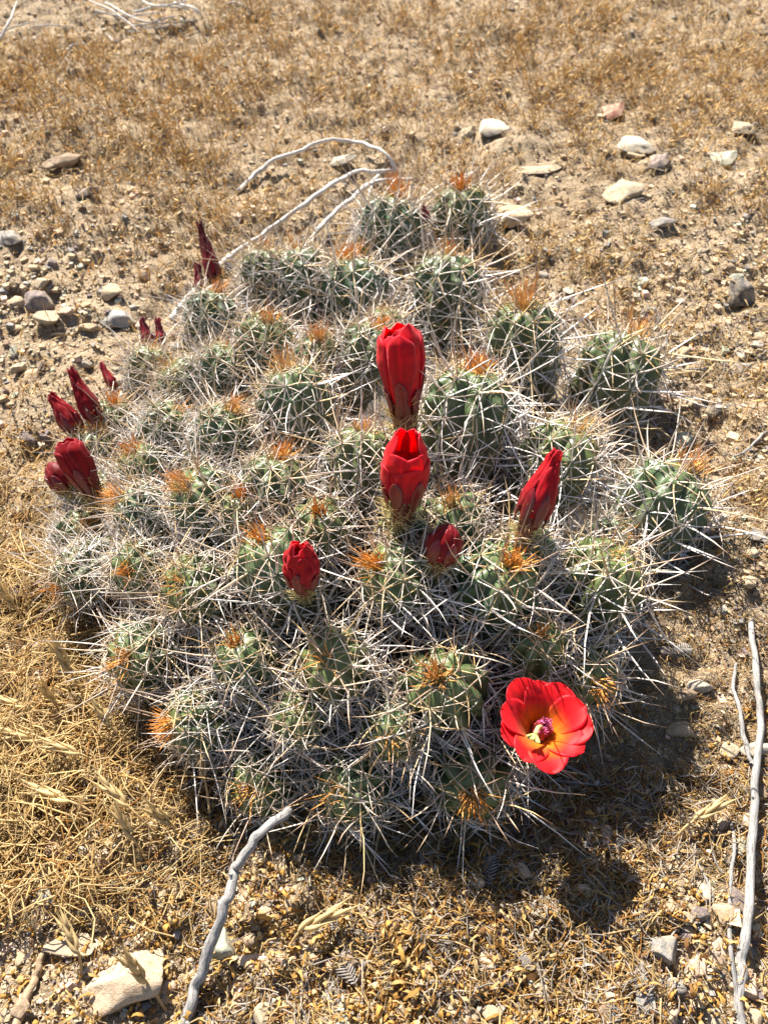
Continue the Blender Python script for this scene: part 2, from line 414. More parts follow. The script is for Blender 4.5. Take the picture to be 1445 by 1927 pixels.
    plen = np.hypot(ax2-ax1, ay2-ay1)*(((tips-P)@(CAMP-P)) > 0)*cen
    stem_objs[-1]['_'] = 0; del stem_objs[-1]['_']
    SINGLE.append((so, Ps, Ds, Ls, Ts, Bs, c0s, c1s, plen))
    V, Fq, C = spine_mesh_data(*[np.array(v) for v in (Pn, Dn, Ln, Tn, Bn, n0, n1c)])
    tf = mk('new_spine_tuft', V, Fq, M_SPINE, so, C, origin=CROOT, kind='stuff')
    # grey felt pads at the spine bases
    wb = np.array(wool); oc = np.array([(1,0,0),(-1,0,0),(0,1,0),(0,-1,0),(0,0,1),(0,0,-1)])*0.052*R
    of = np.array([(0,2,4),(2,1,4),(1,3,4),(3,0,4),(2,0,5),(1,2,5),(3,1,5),(0,3,5)])
    mk('areole', (wb[:, None]+oc[None]).reshape(-1, 3), (np.arange(len(wb))[:, None, None]*6+of[None]).reshape(-1, 3), M_SPINE, so,
       np.tile(np.array([0.36, 0.31, 0.27]), (len(wb)*6, 1)), origin=CROOT, kind='stuff')
allp = np.concatenate([s_[8] for s_ in SINGLE]); cut = np.sort(allp)[-300]
for so, Ps, Ds, Ls, Ts, Bs, c0s, c1s, plen in SINGLE:
    big = plen > cut
    V, Fq, C = spine_mesh_data(*[v[~big] for v in (Ps, Ds, Ls, Ts, Bs, c0s, c1s)])
    mk('spines', V, Fq, M_SPINE, so, C, origin=CROOT, kind='stuff')
    for i in np.nonzero(big)[0]:
        V, Fq, C = spine_mesh_data(*[v[i:i+1] for v in (Ps, Ds, Ls, Ts, Bs, c0s, c1s)])
        mk('spine', V, Fq, M_SPINE, so, C, origin=CROOT)
# woody heart of the mound and the thatch of dead spines between the stems
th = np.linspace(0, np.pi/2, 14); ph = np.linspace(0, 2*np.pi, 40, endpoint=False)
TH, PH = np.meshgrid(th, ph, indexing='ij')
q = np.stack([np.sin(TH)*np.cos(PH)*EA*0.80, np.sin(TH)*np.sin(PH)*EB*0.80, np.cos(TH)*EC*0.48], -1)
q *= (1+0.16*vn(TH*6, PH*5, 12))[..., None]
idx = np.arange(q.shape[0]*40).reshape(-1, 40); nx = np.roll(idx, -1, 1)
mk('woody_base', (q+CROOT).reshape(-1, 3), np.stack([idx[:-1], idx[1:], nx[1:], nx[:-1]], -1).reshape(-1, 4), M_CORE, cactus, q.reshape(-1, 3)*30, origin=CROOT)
n = 1500
q = unit(rng.normal(size=(n, 3))); q[:, 2] = np.abs(q[:, 2])*0.9
P = CROOT + q*np.array([EA, EB, EC])*rng.uniform(0.6, 0.92, (n, 1))
keep = P[:, 2] > g(P[:, 0], P[:, 1])-0.005; P = P[keep]; n = len(P)
D = unit(rng.normal(size=(n, 3))+q[keep]*0.25); v = rng.uniform(0.45, 1.0, (n, 1))
V, Fq, C = spine_mesh_data(P, D, rng.uniform(0.02, 0.05, n), rng.uniform(0.0005, 0.0009, n), rng.normal(size=(n, 3))*0.12, np.array([[0.66, 0.60, 0.54]])*v, np.array([[0.36, 0.25, 0.16]])*v)
mk('dead_spine_thatch', V, Fq, M_SPINE, cactus, C, origin=CROOT, kind='stuff')

# ------------------------------------------------------------ flowers and buds
def petal_grid(nu, nt):
    idx = np.arange(nu*nt).reshape(nt, nu)
    return np.stack([idx[:-1, :-1], idx[:-1, 1:], idx[1:, 1:], idx[1:, :-1]], -1).reshape(-1, 4)
def solid(o, th=0.0006):
    m = o.modifiers.new('thickness', 'SOLIDIFY'); m.thickness = th; m.offset = 0; return o
RED = np.array([0.84, 0.007, 0.016]); DRED = np.array([0.30, 0.012, 0.02]); BRN = np.array([0.17, 0.035, 0.018]); OLV = np.array([0.13, 0.13, 0.05])
BR = np.random.default_rng(31)
def bud(base, tip, wpx, style, label, toward=0.35, push=0.0, tint=1.0, seed=0):
    r = np.random.default_rng(500+seed)
    d = dome_depth(base[0], base[1], 1.02, 0.055) - 0.012 - push
    P = CAMP+ray(*base)*d
    mpp = d/F
    u, v = (tip[0]-base[0])*mpp, -(tip[1]-base[1])*mpp
    Lp = math.hypot(u, v); tc = -unit(ray(*base))
    vec = RGT*u+UPV*v+tc*Lp*toward; L = float(np.linalg.norm(vec)); ax = vec/L
    A, B = frame(ax); fa = math.atan2(tc@B, tc@A)          # angle that faces the camera
    R = 0.5*wpx*mpp
    root = mk_tube(P, ax, A, B, R, L, style, r, label)
    def petal(ang, wid, t0, t1, prof, dr, cb, ct, name='petal', tipk=1.0, m=M_PETAL, crk=0.0, point=0.5, splay=0.0):
        nu, ntt = 13, 18
        uu = np.linspace(-1, 1, nu); t = 1-(1-np.linspace(0, 1, ntt))**1.9
        tr0 = .80 if name != 'sepal' else .45; sk = r.uniform(-1, 1)*.025
        wshape = np.where(t < 0.6, 0.55+0.45*np.sin(t/0.6*np.pi/2), 1.0)*np.where(t > tr0, np.sqrt(np.clip(1-((t-tr0)/(1-tr0))**2.2, 0, 1))**point, 1)
        wshape = np.maximum(wshape, 0.05)
        T = t0+(t1-t0)*t
        rr = np.array([prof(x) for x in T])*R + dr*R + splay*R*np.clip(t-0.5, 0, 1)**2
        ANG = ang+uu[None, :]*(wid*wshape)[:, None]
        drop = (uu[None, :]**2)*(0.03*(t1-t0))*(t[:, None]**3)+sk*uu[None, :]*t[:, None]**2
        ZZ = (T[:, None]-drop)*L
        RR = rr[:, None]*(1+0.05*(1-uu[None, :]**2)) + crk*R*vn(ANG*4+seed, T[:, None]*9, 20+seed) 
        ZZ = ZZ + crk*0.35*R*vn(ANG*5+9, T[:, None]*8, 40+seed)
        RR = np.maximum(RR, 0.02*R)
        V = P + RR[..., None]*(np.cos(ANG)[..., None]*A+np.sin(ANG)[..., None]*B)+ZZ[..., None]*ax
        k = np.clip((t-0.1)/0.6, 0, 1)[:, None, None]
        C = (cb*(1-k)+ct*k)*(1+0.5*vn(uu[None, :]*7+ang*5, t[:, None]*1.2, 5))[..., None]
        rim = (np.clip(np.abs(uu)[None, :]**8*.6+(t[:, None]**14)*.6, 0, .6)*(1 if name == 'petal' else .3))[..., None]
        C = C*(1-rim)+np.array([.80, .035, .075])*min(1, float(ct[0])*1.3)*rim
        return solid(mk(name, V, petal_grid(nu, ntt), m, root, C.reshape(-1, 3), origin=CROOT))
    red = RED*tint
    if style in ('full', 'cup', 'closed', 'shrivel', 'round', 'slim'):
        if style == 'full': ks = [(0, .46), (.2, .56), (.42, .80), (.65, 1.0), (.85, .93), (1, .62)]
        elif style == 'cup': ks = [(0, .55), (.2, .75), (.45, .98), (.7, 1.02), (.85, .92), (1, .60)]
        elif style == 'closed': ks = [(0, .72), (.2, .92), (.45, 1.0), (.65, .8), (.82, .44), (1, .34)]
        elif style == 'shrivel': ks = [(0, .62), (.2, .85), (.5, 1.0), (.75, .8), (1, .42)]
        elif style == 'slim': ks = [(0, .7), (.2, .9), (.42, 1.0), (.62, .78), (.8, .5), (.9, .42), (1, .40)]
        else: ks = [(0, .6), (.2, .86), (.45, 1.0), (.7, .88), (.88, .55), (1, .12)]
        kx, ky = zip(*ks); prof = lambda x: float(np.interp(x, kx, ky))
        crk = {'full': .09, 'cup': .08, 'closed': .24, 'shrivel': .32, 'round': .05, 'slim': .26}[style]
        ni = 6
        for i in range(ni):                                # inner petals
            a_ = fa + i*2*np.pi/ni + 0.5 + r.uniform(-.3, .3)
            t1 = {'full': r.uniform(.9, 1.03), 'cup': (0.84 if math.cos(a_-fa) > 0.2 else 1.04), 'closed': 1.0, 'shrivel': r.uniform(.85, 1.02), 'round': 1.0, 'slim': r.uniform(.96, 1.02)}[style]
            petal(a_, 0.86, 0.22, t1, prof, -0.07, red*0.8, red, crk=crk, point=0.6 if style in ('full', 'cup') else 0.4)
        for i in range(4):                                # furled heart
            petal(fa+i*1.57+.4, .95, .3, r.uniform(.86, .97) if style != 'cup' else .74, prof, -.34, red*.7, red*.95, crk=.2, point=.5)
        for i in range(5):                                # middle petals
            a_ = fa + i*2*np.pi/5 + 0.15 + r.uniform(-.35, .35)
            t1 = {'full': r.uniform(.88, .95), 'cup': r.uniform(.66, .74), 'closed': r.uniform(.8, .98), 'shrivel': r.uniform(.6, .85), 'round': .95, 'slim': r.uniform(.7, .95)}[style]
            petal(a_, 0.66, 0.24, t1, prof, 0.02, DRED*1.2, red*0.95, crk=crk*0.8, point=0.7)
        for i in range(6):                                # brown-red sepals
            a_ = fa + i*2*np.pi/6 - 0.3 + r.uniform(-.2, .2)
            petal(a_, 0.36, 0.1, r.uniform(.38, .62) if style != 'round' else r.uniform(.6, .8), prof, 0.09, BRN*.75, DRED*.6, name='sepal', m=M_WITHER, crk=0.04, point=1.2)
    else:                                                 # withered: a crinkled twisted spindle
        for i in range(3):
            a_ = fa+i*2.1
            ks = [(0, .8), (.3, 1.0), (.55, .55), (.8, .42), (1, .55)]
            kx, ky = zip(*ks); prof = lambda x: float(np.interp(x, kx, ky))
            petal(a_, 1.15, 0.0, r.uniform(.85, 1.03), prof, 0.04*i, DRED*0.5*tint+BRN*0.3, DRED*tint, name='withered_petal', m=M_WITHER, crk=0.55, point=0.5)
    return root
def mk_tube(P, ax, A, B, R, L, style, r, label):
    """fleshy flower tube with scales and thin yellow spines; the other pieces of the flower hang under it"""
    nt_, ns = 7, 14
    t = np.linspace(-0.28, 0.36 if style != 'withered' else 0.12, nt_); an = np.arange(ns)*2*np.pi/ns
    rr = R*np.interp(t, [-.28, 0, .2, .34], [.40, .52, .56, .62])
    rr = rr[:, None]*(1+0.07*np.cos(an*5)[None, :])
    V = P + rr[..., None]*(np.cos(an)[None, :, None]*A+np.sin(an)[None, :, None]*B)+(t*L)[:, None, None]*ax
    idx = np.arange(nt_*ns).reshape(nt_, ns); nx = np.roll(idx, -1, 1)
    k = np.clip((t+0.2)/0.25, 0, 1)[:, None, None]
    C = np.broadcast_to(OLV*.8*(1-k)+BRN*k, (nt_, ns, 3))
    o = mk('flower_bud' if style != 'open' else 'flower', V, [np.stack([idx[:-1], idx[1:], nx[1:], nx[:-1]], -1).reshape(-1, 4), idx[-1][None, :]], M_WITHER, cactus, C.reshape(-1, 3), origin=CROOT, label=label)
    n = 130 if style != 'withered' else 14
    a_ = r.uniform(0, 6.28, n); tt = np.where(r.random(n) < .75, r.uniform(-.15, .12, n), r.uniform(0, .38, n))
    rd = np.cos(a_)[:, None]*A+np.sin(a_)[:, None]*B
    b0 = P+rd*(R*np.interp(tt, [-.28, 0, .34], [.4, .52, .72]))[:, None]+(tt*L)[:, None]*ax
    D = unit(rd*r.uniform(.5, 1.1, (n, 1))+ax*r.uniform(.1, 1, (n, 1))+r.normal(size=(n, 3))*.3)
    v = r.uniform(.8, 1.15, (n, 1))
    V, Fq, C = spine_mesh_data(b0, D, R*r.uniform(.4, 1.0, n), np.full(n, 0.00036), r.normal(size=(n, 3))*.06, np.array([[.74, .62, .27]])*v, np.array([[.74, .50, .16]])*v)
    mk('tube_spines', V, Fq, M_SPINE, o, C, origin=CROOT, kind='stuff')
    return o
bud((762,798),(752,620),84,'full','tall half-open bright red flower bud above the cup-shaped one', .45, .02, seed=1)
bud((756,964),(766,828),82,'cup','cup-shaped bright red flower opening at its top', .55, .02, seed=2)
bud((988,1000),(1046,852),60,'closed','closed red flower with twisted crinkled tip', .35, .02, 0.8, seed=3)
bud((572,1108),(562,1026),62,'shrivel','short shrivelled red flower bud in a ring of yellow spines', .9, .015, .8, seed=4)
bud((822,1062),(848,990),62,'round','small round dark red flower bud', .5, .01, .38, seed=5)
bud((184,942),(122,830),56,'full','broad deep red flower bud at the mound edge', .3, .02, .5, seed=6)
bud((140,925),(92,872),50,'round','dark maroon round bud tucked beside the broad red bud', .3, .0, .3, seed=7)
bud((190,808),(132,693),35,'slim','slender deep red flower bud leaning out of the mound', .25, .0, .42, seed=8)
bud((152,820),(96,742),38,'slim','short crimson closed bud at the mound edge', .25, .0, .5, seed=9)
bud((412,548),(374,418),27,'slim','long dark maroon withered flower standing up behind the mound', .1, -.03, .13, seed=10)
bud((378,555),(371,488),18,'withered','thin shrivelled maroon flower beside the long dark one', .1, -.04, .55, seed=11)
bud((284,655),(264,592),21,'withered','dark shrivelled flower curling at its tip', .1, -.02, .6, seed=12)
bud((306,650),(296,598),17,'withered','purplish shrivelled flower beside a darker one', .1, -.03, .9, seed=13)
bud((216,730),(188,680),17,'withered','thin hooked withered red flower', .1, -.0, 1.1, seed=14)
bud((802,415),(796,385),16,'withered','tiny dried brown bud between the rearmost stems', .2, .0, .5, seed=15)

def open_flower():
    r = np.random.default_rng(77)
    d = FLD; P = FLP
    tc = -unit(ray(1004, 1402)); ax = unit(RGT*.20+UPV*.36+tc*.88)
    A = unit(RGT-ax*(RGT@ax)); B = np.cross(ax, A)                # A right, B up in the picture
    Rf = 90*d/F
    root = mk_tube(P-ax*0.018, ax, A, B, Rf*0.42, Rf*0.8, 'open', r, 'wide open scarlet flower with orange throat and magenta anthers')
    def pet(ang, length, wid, open_, dr, curl, name='petal'):
        nu, ntt = 13, 16
        uu = np.linspace(-1, 1, nu); t = 1-(1-np.linspace(0, 1, ntt))**1.5
        rad = (0.16+dr)+length*open_*(0.85*t**1.15)+curl*np.clip(t-.62, 0, 1)**2*2.6
        z = length*0.80*np.sin(t*np.pi/2*0.92)-curl*np.clip(t-.7, 0, 1)**2*1.4
        wsh = (0.30+0.70*np.sin(np.clip(t/0.72, 0, 1)*np.pi/2))*np.where(t > .66, np.clip(1-((t-.66)/.34)**2.3, 0, 1)**.5, 1)
        wsh = np.maximum(wsh, .03)
        half = wid*wsh
        e = np.array([math.cos(ang), math.sin(ang)]); f = np.array([-e[1], e[0]])
        cup = 0.30*half[:, None]*uu[None, :]**2*np.where(t > .6, 1-1.6*(t-.6), 1)[:, None]
        wav = 0.035*vn(uu[None, :]*2+ang*3, t[:, None]*3, 61)*t[:, None]**2
        notch = -0.05*np.exp(-(uu/.25)**2)[None, :]*(t[:, None]**12)
        RR = rad[:, None]-cup*0.75+wav+notch*open_
        ZZ = z[:, None]+cup*0.55+wav*0.6+notch*.5
        X_ = RR*e[0]+(half[:, None]*uu[None, :])*f[0]; Y_ = RR*e[1]+(half[:, None]*uu[None, :])*f[1]
        V = P+Rf*(X_[..., None]*A+Y_[..., None]*B+ZZ[..., None]*ax)
        kl = max(0, -math.sin(ang))*.12; k = np.clip((t-.27-kl)/(.30+kl), 0, 1)[:, None, None]; ed = (np.abs(uu)**6)[None, :, None]*.35
        C = np.array([.86, .27, .012])*(1-k)+np.array([.88, .010, .016])*k
        C = C*(1+.45*vn(uu[None, :]*9+ang*7, t[:, None]*1.1, 66))[..., None]
        C = C*(1-ed)+np.array([.85, .03, .07])*ed
        solid(mk(name, V, petal_grid(nu, ntt), M_PETAL, root, C.reshape(-1, 3), origin=CROOT), .0007)
    for i, adeg in enumerate([92, 128, 165, 200, 238, 275, 318, 352, 25, 58]):
        inner = i % 2 == 0
        a = math.radians(adeg+r.uniform(-5, 5))
        low = max(0, -math.sin(a))
        pet(a, r.uniform(.98, 1.08)*(1.02 if not low else .95), .36 if inner else .40, .86, -.02 if inner else .04, .05+.22*low)
    # filaments with magenta anthers, gathered on one side
    n = 150
    an = r.uniform(0, 6.28, n); q = np.sqrt(r.random(n))
    tip = P+Rf*((.08+.17*q*np.cos(an))[:, None]*A+(.04+.17*q*np.sin(an))[:, None]*B+(.56+.06*r.normal(size=n)-.12*q*q)[:, None]*ax)
    b0 = P+Rf*(.15*(np.cos(an)[:, None]*A+np.sin(an)[:, None]*B)+.08*ax)
    t = np.linspace(0, 1, 4)[None, :, None]
    path = b0[:, None]*(1-t)+tip[:, None]*t + (np.sin(t*np.pi)*.04*Rf)*(np.cos(an)[:, None, None]*A+np.sin(an)[:, None, None]*B)
    V, Fq = tubes(path, np.full((n, 4), .00022), 3)
    mk('filaments', V, Fq, M_PART, root, rep(np.broadcast_to(np.array([.62, .10, .10]), (n, 4, 3)), 3), origin=CROOT, kind='stuff')
    dd = unit(r.normal(size=(n, 3))+ax*.6); s = .0019*r.uniform(.7, 1.2, (n, 1))
    path = np.stack([tip-dd*s*.6, tip, tip+dd*s*.6], 1)
    V, Fq = tubes(path, np.tile([.0002, .00046, .0002], (n, 1)), 4)
    mk('anthers', V, Fq, M_PART, root, rep(np.broadcast_to(np.array([.72, .17, .38]), (n, 3, 3))*r.uniform(.7, 1.5, (n, 1, 1)), 4), origin=CROOT, kind='stuff')
    # pistil: pale style with a lobed green stigma, lying to one side
    pt = P+Rf*(-.10*A-.05*B+.62*ax); pe = P+Rf*(-.22*A-.26*B+.78*ax)
    path = catmull([P+ax*.05*Rf, P+Rf*(.02*A+.0*B+.45*ax), pt, pe], 12)
    V, Fq = tubes(path[None], np.linspace(.0013, .0021, 12)[None], 8)
    mk('style', V, Fq, M_PART, root, np.tile([.62, .52, .22], (len(V), 1)), origin=CROOT)
    dv = unit(pe-pt); sx = unit(np.cross(dv, ax)); 
    for i in range(7):
        q = (i-3)/3
        e0 = pe+sx*.0022*q; e1 = pe+dv*.0085+sx*.0052*q+ax*.0012*math.cos(i*2.1)
        path = catmull([pe-dv*.001, e0+dv*.003, e1, e1+dv*.001], 7)
        V, Fq = tubes(path[None], np.array([[.0009, .0013, .0015, .0014, .0011, .0007, .0001]]), 6)
        mk('stigma_lobe', V, Fq, M_PART, root, np.tile([.50, .52, .16], (len(V), 1)), origin=CROOT)
open_flower()

# ------------------------------------------------------------ stones
def stone_mesh(seed, sub, cuts):
    r = np.random.default_rng(seed)
    bm = bmesh.new(); bmesh.ops.create_icosphere(bm, subdivisions=sub, radius=1)
    pl = unit(r.normal(size=(cuts, 3))); of = r.uniform(.42, .85, cuts)
    for v in bm.verts:
        p = np.array(v.co)
        for n_, o_ in zip(pl, of):
            dd = p@n_-o_
            if dd > 0: p = p-n_*dd*.97
        p = p*(1+.22*float(vn(p[0]*1.7+seed, p[1]*1.7+p[2]*1.3, seed))+.09*float(vn(p[0]*4+p[2]*3, p[1]*4-p[2]*3, seed+3)))
        v.co = p
    me = bpy.data.meshes.new('stone'); bm.to_mesh(me); bm.free()
    me.polygons.foreach_set('use_smooth', np.full(len(me.polygons), True)); me.update()
    me.materials.append(M_STONE['tan'])
    c = np.empty(len(me.vertices)*3); me.vertices.foreach_get('co', c); c = c.reshape(-1, 3)
    c = (c-(c.min(0)+c.max(0))/2)/((c.max(0)-c.min(0))/2); me.vertices.foreach_set('co', c.ravel()); me.update()
    return me
BIGM = [stone_mesh(40+i, 4, 14) for i in range(6)]
SMALLM = [stone_mesh(80+i, 3, 10) for i in range(10)]
stone_xy = []
def stone(me, P, sx, sy, sz, rz, colour, label, group=None, tilt=0.0, sink=.3):
    o = bpy.data.objects.new('stone', me); COL.objects.link(o)
    o.location = (float(P[0]), float(P[1]), float(g(P[0], P[1])+sz*(1-2*sink)))
    o.scale = (sx, sy, sz); o.rotation_euler = (tilt*random.uniform(-1, 1), tilt*random.uniform(-1, 1), rz)
    o.material_slots[0].link = 'OBJECT'; o.material_slots[0].material = M_STONE[colour]
    stone_xy.append((P[0], P[1], max(sx, sy)))
    return tag(o, label, 'stone', group)
NOTED = [ # x,y centre, w,h px, colour, height ratio, label
 (1165,372,78,58,'cream',.5,'flat wedge-shaped cream stone on bare dirt behind the cactus'),
 (1195,277,72,32,'white',.45,'long whitish stone touching a dark purplish pebble'),
 (1240,308,46,34,'purple-grey',.6,'smooth dark purplish pebble resting against whitish stones'),
 (1193,298,34,22,'cream',.6,'small cream pebble under the long whitish stone'),
 (1152,214,48,32,'red',.6,'brick-red angular stone among dry grass'),
 (1386,562,48,58,'black',.8,'rough black stone on pale bare dirt'),
 (645,306,50,26,'white',.6,'oval whitish pebble between the dead branch and dry grass'),
 (120,312,74,36,'brown',.6,'low rounded brownish stone in dry grass'),
 (76,578,64,46,'purple-grey',.7,'dark purplish rough stone beside a cream pebble'),
 (94,610,48,34,'cream',.7,'rounded cream pebble below a dark purplish stone'),
 (226,607,66,38,'blue-grey',.6,'smooth blue-grey stone near the shrivelled flowers'),
 (216,556,46,34,'tan',.6,'tan stone just behind the blue-grey one'),
 (166,368,38,26,'purple-grey',.7,'small dark stone on a gravelly patch behind the cactus'),
 (240,1850,150,130,'pale',.62,'large pinkish cream rock with grey underside beside the grey twig'),
 (135,1782,98,44,'pale',.5,'flat pinkish stone near the large cream rock'),
 (95,1688,48,48,'blue-grey',.7,'rounded dark grey-blue stone in leaf litter'),
 (416,1778,64,76,'green-grey',.6,'olive tan rounded stone behind the grey twig'),
 (478,1816,66,42,'pink',.6,'small pinkish stone in litter beside the olive stone'),
 (1206,1862,36,78,'blue-grey',.3,'thin upright grey-green slab of stone on bare soil'),
 (1242,1792,66,62,'grey',.7,'crumbly dark grey stone near the thin slab'),
 (1312,1292,56,26,'white',.4,'pale flat chip of stone in the shaded litter'),
 (1250,1232,36,30,'purple-grey',.8,'small purplish brown stone in the cactus shadow'),
 (1280,1310,52,36,'brown',.7,'dull olive brown stone beside the pale chip'),
 (1418,1412,60,44,'white',.7,'pale yellowish stone behind the thick grey twig'),
 (930,247,58,34,'white',.5,'whitish slab-like stone in the grass behind the cactus'),
 (880,255,32,26,'cream',.7,'small cream pebble beside the whitish slab'),
 (968,415,64,42,'tan',.6,'tan stone with dark hollow close behind the rear stems'),
 (1015,321,84,20,'cream',.35,'long thin pale stone lying flat on the dirt'),
 (1358,302,58,30,'green-grey',.5,'greenish grey flat stone on the dirt'),
 (1242,425,46,28,'grey',.6,'light grey stone near the flat wedge-shaped one'),
 (1395,247,44,26,'cream',.6,'cream rounded stone near the greenish flat one'),
 (18,452,56,28,'grey',.5,'grey flat stone with a dark shadow at its foot'),
 (1400,1860,60,50,'pink',.6,'rounded pinkish stone at the foot of the grey twig'),
 (120,1600,56,50,'pink',.6,'pinkish lumpy stone under the dry straw')]
for x, y, wpx, hpx, c, hr, lab in NOTED:
    P = ground_at(x, y); d = float((P-CAMP)@FWD); vx = -unit(P-CAMP)[2]
    sx = .5*wpx*d/F; sz0 = hr*.5*min(wpx, hpx)*d/F*1.1
    sy = max(.35*sx, (.5*hpx*d/F - sz0*math.sqrt(max(0, 1-vx*vx))*.7)/max(vx, .3))
    stone(BIGM[random.randrange(6)], P, sx, min(sy, sx*2.4), max(sz0, .004), random.uniform(-.12, .12), c, lab, tilt=.08, sink=.28 if y > 1000 else .12)
CL = ['cream', 'white', 'tan', 'grey', 'purple-grey', 'pink', 'green-grey', 'brown', 'tan', 'tan', 'tan', 'cream', 'cream', 'pink', 'pink', 'grey']
def in_mound(x, y, k=1.0): return (x/(EA*k))**2+((y-CY)/(EB*k))**2 < 1
def bare(x, y):      # how stony and open the soil is: the dirt patch beside and behind the cactus
    a = np.exp(-(((x-.62)/.42)**2+((y-1.0)/.42)**2)); b = np.exp(-(((x+.55)/.25)**2+((y-1.05)/.3)**2))*.8
    return np.clip(np.maximum(a, b)+.35*vn(x*3, y*3, 31), 0, 1)
NIND = 285
LAND = [(1386,562,'the rough black stone'),(1165,372,'the wedge-shaped cream stone'),(1152,214,'the brick-red stone'),(240,1850,'the large cream rock'),(226,607,'the blue-grey stone'),
        (1050,1440,'the open flower'),(1415,1400,'the long forked twig'),(1385,1850,'the foot of the forked twig'),(400,1760,'the bent grey twig'),(600,330,'the dead branch'),(280,30,'the brush pile'),
        (100,1350,'the straw heap'),(700,1600,'the front stems'),(1250,700,'the big stem with red-tipped tuft'),(1320,960,'the outermost lone stem'),(120,312,'the low brownish stone'),(930,247,'the whitish slab'),
        (80,590,'the dark purplish stone'),(930,400,'the rearmost stems'),(150,850,'the broad red bud'),(1206,1862,'the thin grey slab'),(700,1850,'the grey feathery leaf'),(1358,302,'the greenish flat stone'),
        (1395,247,'the cream rounded stone'),(95,1688,'the rounded grey-blue stone'),(166,368,'the small dark stone'),(18,452,'the grey flat stone'),(950,1800,'the patch of curled brown leaves'),(1320,760,'the tiny pale feathery leaf')]
LANDP = [(ground_at(a, b_)[:2], t_) for a, b_, t_ in LAND]
FARZ = 'the far dry grass'
cand = []
while len(cand) < 9000:
    px = rng.uniform(-350, 1800, 400); py = rng.uniform(-30, 2050, 400)
    P = ground_at(px, py)
    for p, a, b_ in zip(P, px, py):
        if in_mound(p[0], p[1], 1.12): continue
        w_ = .25+.75*bare(p[0], p[1])
        if b_ > 1500: w_ = .5
        if rng.random() > w_: continue
        d = float((p-CAMP)@FWD); rr = .0026*rng.pareto(2.3)+.0018
        rr = min(rr, .010 if b_ < 1500 else .008)
        inside = 0 < a < 1445 and 0 < b_ < 1927
        cand.append((rr/d*inside, rr, p, d))
cand.sort(key=lambda c: -c[0])
for _, rr, p, d in cand[:NIND]:
    if any(math.hypot(p[0]-a, p[1]-b_) < rr*.8+c*.8 for a, b_, c in stone_xy): continue
    c = CL[random.randrange(len(CL))]
    dl, z_ = min((math.hypot(p[0]-q_[0], p[1]-q_[1]), t_) for q_, t_ in LANDP)
    if dl > .6: z_ = FARZ
    e1, e2, e3 = random.uniform(.85, 1.6), random.uniform(.75, 1.15), random.uniform(.45, .95)
    shp = 'long' if e1/e2 > 1.6 else ('flat' if e3 < .6 else ('rounded' if e3 > .78 else 'angular'))
    sz = 'tiny' if rr < .0045 else ('small' if rr < .008 else 'medium')
    stone(SMALLM[random.randrange(10)], p, rr*e1, rr*e2, rr*e3, random.uniform(0, 6.28), c,
          f'{sz} {shp} {c} pebble near {z_}', f'{sz} {shp} {c} pebbles near {z_}', tilt=.25, sink=.36)
# grit too small to count
iv = np.array([(a, b_, c) for a in (-1, 1) for b_ in (-1, 1) for c in (-1, 1)])*.68
fi = np.array([(0,1,3),(0,3,2),(4,6,7),(4,7,5),(0,4,5),(0,5,1),(2,3,7),(2,7,6),(0,2,6),(0,6,4),(1,5,7),(1,7,3)])
rest = cand[NIND:]
px = rng.uniform(-300, 1750, 40000); py = rng.uniform(-30, 2050, 40000); Pg = ground_at(px, py)
kp = np.array([not in_mound(p[0], p[1], 1.0) for p in Pg]); Pg = Pg[kp]
Pall = np.concatenate([np.array([c[2] for c in rest]), Pg]); Rall = np.concatenate([np.array([c[1] for c in rest]), rng.uniform(.0005, .0014, len(Pg))+rng.pareto(2.4, len(Pg))*.0010*(.5+bare(Pg[:, 0], Pg[:, 1])*1.3)])
Rall = np.minimum(Rall, .0075)
nclod = len(rest)
n = len(Pall)
sc = Rall[:, None, None]*rng.uniform(.55, 1.35, (n, 1, 3))*rng.uniform(.6, 1.3, (n, 8, 1))
ang = rng.uniform(0, 6.28, n); ca, sa = np.cos(ang), np.sin(ang)
q = iv[None]*sc; q = np.stack([q[..., 0]*ca[:, None]-q[..., 1]*sa[:, None], q[..., 0]*sa[:, None]+q[..., 1]*ca[:, None], q[..., 2]*.8], -1)
V = q+np.stack([Pall[:, 0], Pall[:, 1], g(Pall[:, 0], Pall[:, 1])+Rall*.2], -1)[:, None]
pal = np.array([STONE_COL[c][0] for c in CL]); C = pal[rng.integers(0, len(CL), n)]*rng.uniform(.75, 1.1, (n, 1))
soilc = np.array([.46, .345, .22])*rng.uniform(.7, 1.2, (n, 1)); C = np.where((np.arange(n) >= nclod)[:, None] & (rng.random((n, 1)) < .75), soilc, C)
mk('gravel', V.reshape(-1, 3), (np.arange(n)[:, None, None]*8+fi[None]).reshape(-1, 3), mat('gravel', m_col(.9, .15, 0, .25, 300)), None, np.repeat(C, 8, 0), smooth=False,
   label='fine loose gravel and grit scattered over the dirt', cat='gravel', kind='stuff')

